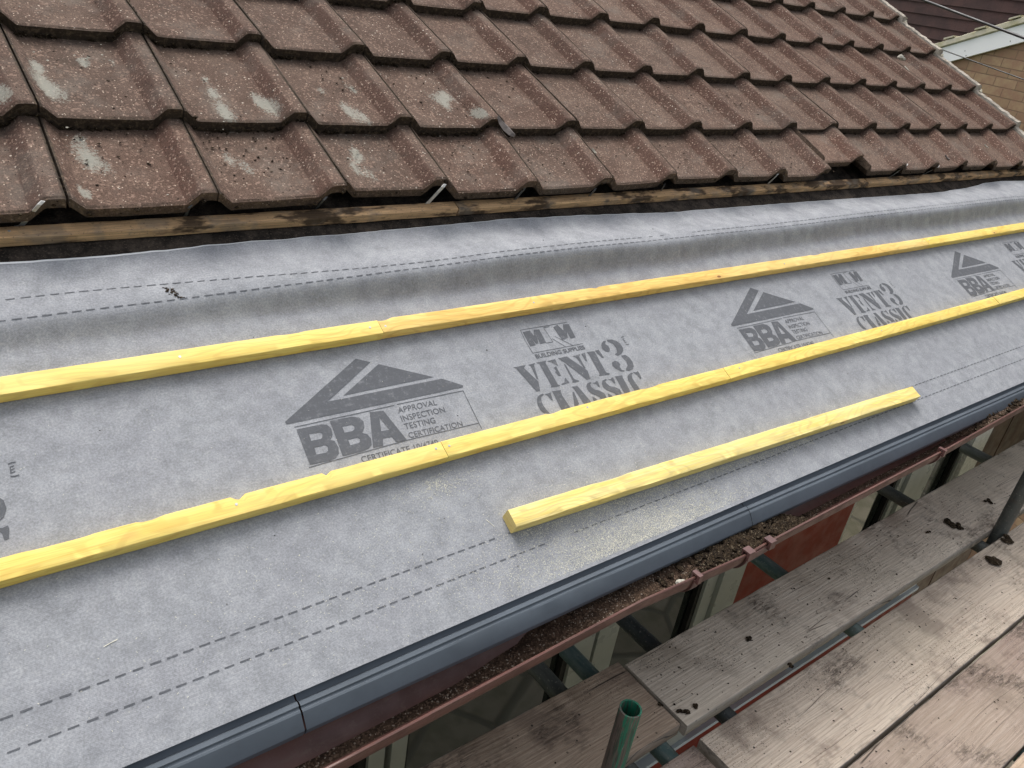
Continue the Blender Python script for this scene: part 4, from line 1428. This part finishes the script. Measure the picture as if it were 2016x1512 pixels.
for _ in range(1500):
    x = q.choice([q.gauss(1.12, .09), q.gauss(1.12, .09), q.gauss(1.32, .03), q.gauss(1.32, .03), q.uniform(.86, 1.36), q.uniform(2.36, 3.2)])
    if x < .80 or 1.39 < x < 2.34:
        continue
    in_gutter(x, q.uniform(-.85, .85), q.choice([q.uniform(.0015, .006), q.uniform(.004, .012)]), bm_, .75)
for _ in range(1500):
    x = q.choice([q.gauss(.68, .05), q.uniform(.6, .95), q.choice([q.uniform(-.4, .6), q.uniform(.6, 1.3)]), q.uniform(.6, 1.35), q.uniform(.7, 1.3), q.uniform(1.4, 2.4)])
    yy = q.uniform(-.9, .9) if interp(FILL, x) > .02 else q.gauss(-.1, .7)
    if abs(yy) > 1.3:
        continue
    in_gutter(x, max(-1, min(1, yy)), q.uniform(.0006, .0015), bg if q.random() < .86 else bp, .9)
tag(bm_.build('moss_litter', 'moss'), 'dark moss lumps and leaf litter heaped in the gutter by the joint', 'moss litter', kind='stuff')
tag(bg.build('roof_grit', 'grit'), 'coarse brown tile grit strewn over the gutter silt', 'grit', kind='stuff')
tag(bp.build('pale_grit', 'palegrit'), 'pale sand grains speckled over the gutter silt', 'grit', kind='stuff')
# twigs
b = MB()
for _ in range(70):
    x = q.choice([q.gauss(1.15, .12), q.gauss(1.32, .04), q.uniform(2.4, 3.2)])
    p = Vector(silt_top(x, q.uniform(-.7, .7))) + Vector((0, 0, .004))
    a = q.uniform(0, 3.14)
    l = q.uniform(.006, .022)
    d = Vector((math.cos(a) * l, math.sin(a) * l * .5, q.uniform(-.002, .005)))
    b.tube(p - d, p + d, q.uniform(.0005, .0012), 5)
tag(b.build('twigs', 'moss'), 'fine dead twigs and needles in the gutter litter', 'twigs', kind='stuff')
for (x, yy, r, mat, nm, lab) in ((1.21, .55, .014, 'crumb', 'mortar_lump', 'white mortar lump in the gutter below the trim joint'),
                                 (1.235, .80, .006, 'palegrit', 'snail_shell', 'tiny white snail shell beside the mortar lump in the gutter'),
                                 (1.02, .55, .0075, 'yellow2', 'lichen_lump', 'small yellow lichen lump in the gutter litter'),
                                 (.895, -.80, .012, 'crumb', 'mortar_lump', 'pale flat mortar scrap in the gutter beside the single bracket')):
    b = MB()
    p = silt_top(x, yy)
    b.blob((p[0], p[1], p[2] + r * .3), r, x, .6)
    b.blob((p[0] + r * .9, p[1] + .002, p[2] + r * .2), r * .6, x + 1, .6)
    tag(b.build(nm, mat), lab, nm.replace('_', ' '))

# ------------------------------------------------------------------ scaffold
BZ = -1.15


def board(x0, x1, ya, yb, mat, label, seed, z=BZ, taper=None, yb1=None, bow=0.0):
    """scaffold board, ya outer edge, yb inner edge, top at z"""
    b = MB()
    w = yb - ya
    yc = (ya + yb) / 2
    tp = ((yb1 - yc) / (yb - yc)) if yb1 is not None else None
    beam(b, (x0, yc, z - .038), (x1, yc, z - .038), (0, 1, 0), (0, 0, 1), w, .038, int((x1 - x0) / .03), seed, .0035, .0014, bow, tp, seed * 11.3)
    o = b.build('scaffold_board', mat, smooth=35)
    tag(o, label, 'scaffold board', 'timber boards of the scaffold platform')
    return o


board(1.012, 4.92, -1.2825, -1.059, 'board_a', 'grey weathered scaffold board nearest the gutter, right of the green tube', 21, yb1=-1.0)
board(-2.8, 1.003, -1.268, -1.040, 'board_c', 'brown damp scaffold board nearest the gutter, behind the green tube', 22, z=BZ - .004)
board(1.012, 4.92, -1.560, -1.322, 'board_b', 'palest scaffold board with grey grain, second from the gutter', 23)
board(-2.8, .985, -1.560, -1.325, 'board_d', 'plum brown scaffold board end at the bottom edge, left of the palest board', 24, z=BZ - .002)
board(-1.9, 4.4, -1.785, -1.5685, 'board_d', 'scratched plum brown scaffold board at the lower right, third from the gutter', 25, z=BZ - .001)
board(-1.9, 4.4, -2.02, -1.7935, 'board_c', 'brown scaffold board in the bottom right corner, fourth from the gutter', 26)
board(-1.9, 4.4, -2.25, -2.03, 'board_d', 'outermost scaffold board, wholly below the photo', 27)

TZ = BZ - .038 - .0245
TR = [(.835, 'pipe_dull', 'dull grey cross tube under the brown board, left of the teal one', -.905),
      (.948, 'pipe_teal', 'teal stained cross tube under the boards beside the green upright', -.90),
      (1.178, 'pipe_dark', 'nearly black cross tube under the end of the grey board', -.885),
      (1.795, 'pipe_teal', 'grey green cross tube in front of the dark red panel', -.875),
      (2.650, 'pipe_dull', 'grey cross tube reaching towards the small window', -.875),
      (3.360, 'pipe', 'grey cross tube farthest right under the gutter', -.875)]
for x, mat, lab, ye in TR:
    b = MB()
    b.tube((x, -2.2, TZ), (x + .004, ye, TZ), .0242, 24, .004, off=x * 3)
    tag(b.build('scaffold_tube', mat, smooth=50), lab, 'scaffold tube', 'cross tubes carrying the scaffold boards')
b = MB()
b.tube((-2.6, -1.69, TZ - .05), (5.0, -1.69, TZ - .05), .0242, 20, .004)
tag(b.build('scaffold_ledger', 'pipe', smooth=50), 'long ledger tube hidden below the third scaffold board', 'scaffold tube')

gt = EXT['top']
b = MB()
b.tube((gt[0], gt[1] + .002, gz(0) * 0 - .899), (gt[0], gt[1] + .002, GZ), .0242, 32, .0038)
st = b.build('scaffold_upright', 'green', smooth=50)
tag(st, 'upright scaffold tube with open top and flaking green paint, bottom of the photo', 'scaffold tube')
b = MB()
b.tube((2.722, -1.303, .75), (2.722, -1.303, GZ), .0242, 28, .0038)
tag(b.build('scaffold_upright', 'pipe_dull', smooth=50), 'grey upright scaffold tube between the boards at the right edge of the photo', 'scaffold tube')

# litter lying on the boards
q = random.Random(33)
LB = ['dark moss lump on the grey board, upper of the touching pair near the right upright', 'dark moss lump on the grey board, lower of the touching pair near the right upright',
      'thin dark moss flake in the middle of the grey board', 'moss scrap beside the foot of the right upright', 'small moss crumb midway to the right upright on the grey board',
      'moss scrap near the gutter side of the grey board at the far right', 'tiny dark crumb on the gutter side of the grey board',
      'dark moss wad in the gap by the right upright', 'small crumb at the left end of the grey board, near its end grain', 'moss blob near the left end corner of the grey board',
      'small moss piece at the front edge of the grey board', 'moss tuft on the front corner of the grey board by the brown one', 'elongated dark moss piece on the far end of the palest board']
for i, ((xy, r), lab) in enumerate(zip(EXT['moss_b'], LB)):
    b = MB()
    k = r * .00115
    if i in (0, 1, 3, 7, 12):
        k *= 1.25
    z = BZ + .001
    for j in range(6):
        b.blob((xy[0] + q.gauss(0, k * .6), xy[1] + q.gauss(0, k * .45), z + k * .25), k * q.uniform(.4, .8), q.random(), .5, 2)
    tag(b.build('moss_lump', 'moss'), lab, 'moss', 'moss lumps lying on the scaffold boards')
bm_, bp = MB(), MB()
for _ in range(900):
    x = q.choice([q.uniform(.2, 3.4), q.uniform(1.0, 2.2), q.gauss(2.6, .3)])
    y = q.choice([q.uniform(-1.27, -1.07)] * 4 + [q.uniform(-1.55, -1.33), q.uniform(-1.78, -1.58)])
    if .95 < x < 1.06 and q.random() < .5:
        pass
    if abs(x - 1.007) < .012:
        continue
    bm_.blob((x, y, BZ + (.0006 if x > 1 or y < -1.56 else -.003)), abs(q.gauss(.0011, .0009)) + .0006, q.random(), .5, 1)
for _ in range(60):
    x, y = q.uniform(.4, 3), q.choice([q.uniform(-1.27, -1.07), q.uniform(-1.55, -1.33), q.uniform(-1.78, -1.58)])
    bp.blob((x, y, BZ + .0006), q.uniform(.0008, .0028), q.random(), .5, 1)
tag(bm_.build('dirt_crumbs', 'moss'), 'dark dirt crumbs strewn over the scaffold boards', 'dirt', kind='stuff')
tag(bp.build('plaster_crumbs', 'palegrit'), 'little white mortar crumbs on the scaffold boards', 'mortar crumbs', kind='stuff')

# ------------------------------------------------------------------ sawdust, shavings and specks on the membrane
q = random.Random(44)
b = MB()


def chip(u, v, l, w, lift=.0006):
    a = q.uniform(0, 6.28)
    c, s = math.cos(a), math.sin(a)
    h = hmem(u, v) + lift
    pts = [(-l, -w, 0), (l, -w * .6, .0002), (l * .9, w, .0003), (-l * .8, w, 0), (0, 0, w * 1.2)]
    V = [RP(u + x * c - y * s, v + x * s + y * c, h + z) for x, y, z in pts]
    b.add(V, [(0, 1, 4), (1, 2, 4), (2, 3, 4), (3, 0, 4), (0, 3, 2, 1)])


for _ in range(17000):
    k = q.random()
    if k < .50:
        u = q.gauss(.88, .17)
        v = -1.285 + abs(q.gauss(0, .035))
    elif k < .72:
        u, v = q.gauss(.74, .16), q.gauss(-1.225, .035)
    elif k < .84:
        t = q.random()
        u, v = .56 + 1.0 * t, -1.172 - .031 * t - abs(q.gauss(0, .012))
    elif k < .92:
        u, v = q.gauss(.42, .25), q.gauss(-1.15, .08)
    else:
        if q.random() < .6:
            continue
        u, v = q.gauss(.46, .05), q.gauss(-1.025, .02)
    if v < -1.29 or v > -1.0:
        continue
    if .55 < u < 2.11 and -1.168 - .031 * (u - .556) < v < -1.128 - .031 * (u - .556):
        continue
    chip(u, v, abs(q.gauss(.0006, .0005)) + .0003, q.uniform(.00018, .00042))
for _ in range(60):
    chip(q.gauss(.46, .02), q.gauss(-1.02, .012), q.uniform(.002, .005), .0003)
for _ in range(450):
    chip(q.uniform(-.3, 2.4), q.uniform(-1.28, -.70), abs(q.gauss(.0006, .0004)) + .0003, .0003)
chip(-.17, -1.115, .011, .0007)
chip(.525, -1.134, .012, .0006)
tag(b.build('sawdust', 'sawdust'), 'pale yellow sawdust scattered on the grey membrane round the loose batten', 'sawdust', kind='stuff')
b = MB()
for _ in range(110):
    u, v = q.uniform(-.3, 4.2), q.uniform(-1.27, -.35)
    b.blob(RP(u, v, hmem(u, v) + .0003), abs(q.gauss(.0007, .0006)) + .0004, q.random(), .5, 1)
tag(b.build('black_specks', 'moss'), 'few black dirt specks dotted on the grey membrane', 'dirt', kind='stuff')
b = MB()
for i in range(46):
    t = i / 45
    u, v = .098 + .018 * t + q.gauss(0, .0035), -.447 - .036 * t
    b.blob(RP(u, v, hmem(u, v) + .0002), q.uniform(.0012, .0040) * (1 - .5 * abs(t - .4)), q.random(), .10, 2)
tag(b.build('dirt_smear', 'moss'), 'dark smear of dirt between the dashed lines at the left', 'dirt')

# ------------------------------------------------------------------ neighbouring house
D_ = Vector((0.32072487, 0.9471724, 0))       # along its gable wall, away from the camera
N_ = Vector((-0.9471724, 0.32072487, 0))      # out of the wall, towards us
P0 = Vector((7.40123737, 1.32626799, 0))
SL = -.374                                    # fall of the verge per metre along D_


def NB(s, z, o=0.0):
    p = P0 + D_ * s + N_ * o
    return (p.x, p.y, z)


nb = empty('neighbouring_house', NB(0, GZ), 'buff brick neighbouring house with white bargeboard and brown hung tiles, top right', 'house')


def vz(s, off=0.0):
    """verge line height (top of the bargeboard)"""
    return .538 + SL * s + off


def slab(name, pts_top, pts_bot, o0, o1, mat, lcz=False):
    b = MB()
    n = len(pts_top)
    V, L = [], []
    for o in (o0, o1):
        for s, z in pts_top:
            V.append(NB(s, z, o)); L.append((s, z, o))
        for s, z in pts_bot:
            V.append(NB(s, z, o)); L.append((s, z, o))
    F = []
    for i in range(n - 1):
        F += [(i, i + 1, n + i + 1, n + i), (2 * n + i, 3 * n + i, 3 * n + i + 1, 2 * n + i + 1),
              (i, 2 * n + i, 2 * n + i + 1, i + 1), (n + i, n + i + 1, 3 * n + i + 1, 3 * n + i)]
    F += [(0, n, 3 * n, 2 * n), (n - 1, 3 * n - 1, 4 * n - 1, 2 * n - 1)]
    b.add(V, F, L)
    return b.build(name, mat, nb)


ss = lin(-2.6, 2.4, 10)
slab('wall', [(s, vz(s, -.06)) for s in ss], [(s, GZ) for s in ss], -.25, 0, 'brick')
slab('bargeboard', [(s, vz(s)) for s in ss], [(s, vz(s, -.150)) for s in ss], .004, .026, 'barge')
# verge: mortar bedding and roof edge above the bargeboard
b = MB()
V, L = [], []
sv = lin(-2.6, 2.4, 200)
for s in sv:
    w = .005 * fbm(s * 9, 0, 2)
    z = vz(s)
    for o, dz in ((.030, .003), (.040 + w, .012), (.038 + w, .055), (.020, .064 + w), (-.2, .064), (-.2, .003)):
        V.append(NB(s, z + dz, o)); L.append((s, z + dz, o))
F = [(i * 6 + j, i * 6 + 6 + j, i * 6 + 6 + (j + 1) % 6, i * 6 + (j + 1) % 6) for i in range(len(sv) - 1) for j in range(6)]
b.add(V, F, L)
b.build('mortar_bedding', 'oldmortar', nb, smooth=40)
b = MB()
for i in range(16):
    s = -2.46 + i * .303
    z = vz(s, .066)
    for ds, dz, mt in ((0, 0, 0),):
        b.add([NB(s, z, .045), NB(s + .10, z + SL * .10 + .004, .045), NB(s + .10, z + SL * .10 + .018, .045), NB(s, z + .014, .045),
               NB(s, z, -.25), NB(s + .10, z + SL * .10 + .004, -.25), NB(s + .10, z + SL * .10 + .018, -.25), NB(s, z + .014, -.25)],
              [(0, 1, 2, 3), (4, 7, 6, 5), (0, 4, 5, 1), (3, 2, 6, 7), (0, 3, 7, 4), (1, 5, 6, 2)])
b.build('verge_tile', 'oldmortar', nb)
b = MB()
V = [NB(s, vz(s, .055), o) for o in (-.19, -1.3) for s in (-2.6, 2.4)] + [NB(s, vz(s, .02), o) for o in (-.19, -1.3) for s in (-2.6, 2.4)]
b.add(V, [(0, 1, 3, 2), (4, 6, 7, 5), (0, 4, 5, 1), (2, 3, 7, 6), (0, 2, 6, 4), (1, 5, 7, 3)])
b.build('roof', 'hang', nb)
# tile hung wall rising behind it, each course lapping the one below
b = MB()
for i in range(30):
    z = -.6 + i * .116
    o = -1.30
    V, L = [], []
    sc = lin(-3.2, 3.2, 120)
    for s in sc:
        jit = .0035 * fbm(s * 6, i, 3)
        for oo, zz in ((o + .030, z + jit), (o + .018, z + .13), (o, z + .13), (o + .004, z + jit)):
            V.append(NB(s, zz, oo)); L.append((s + (i % 2) * .0825, zz - z + i * .114, 0))
    F = [(k * 4 + j, k * 4 + 4 + j, k * 4 + 4 + (j + 1) % 4, k * 4 + (j + 1) % 4) for k in range(len(sc) - 1) for j in range(4)]
    b.add(V, F, L)
b.build('hung_tiles', 'hang', nb)
b = MB()
b.add([NB(-3.2, GZ, -1.34), NB(3.2, GZ, -1.34), NB(3.2, 2.9, -1.34), NB(-3.2, 2.9, -1.34), NB(-3.2, GZ, -1.5), NB(3.2, GZ, -1.5), NB(3.2, 2.9, -1.5), NB(-3.2, 2.9, -1.5)],
      [(0, 1, 2, 3), (4, 7, 6, 5), (0, 4, 5, 1), (3, 2, 6, 7), (0, 3, 7, 4), (1, 5, 6, 2)])
b.build('rear_wall', 'render', nb)
b = MB()
for s, dz in ((.40, -.09), (-.02, -.115), (.37, -.135), (-.6, -.1)):
    b = MB()
    c = Vector(NB(s, vz(s, dz), .026))
    b.tube(c, c + N_ * .002, .004, 10)
    b.build('fixing', 'metaldark', nb)

# cables hanging between the houses
def cable(A, B, r, sag, label, n=60):
    A, B = Vector(A), Vector(B)
    d = B - A
    A2, B2 = A - d * 3.0, B + d * 1.2
    b = MB()
    V, F = [], []
    e1 = Vector((0, 0, 1))
    e2 = d.cross(e1).normalized()
    for i in range(n + 1):
        t = i / n
        c = A2.lerp(B2, t) - Vector((0, 0, sag * 4 * t * (1 - t) - sag * .95))
        for k in range(10):
            a = 2 * math.pi * k / 10
            V.append(c + e1 * (r * math.cos(a)) + e2 * (r * math.sin(a)))
    F = [(i * 10 + k, i * 10 + 10 + k, i * 10 + 10 + (k + 1) % 10, i * 10 + (k + 1) % 10) for i in range(n) for k in range(10)]
    b.add(V, F)
    tag(b.build('cable', 'cable', smooth=60), label, 'cable')


cable((5.00398, 1.00571, .59945), (4.63557, .01873, .44016), .0075, .02, 'thick black cable crossing in front of the neighbouring roof')
cable((6.68757, 1.58131, .30465), (6.23458, .54851, .18893), .0042, .02, 'thin black wire in front of the white bargeboard and brick wall')
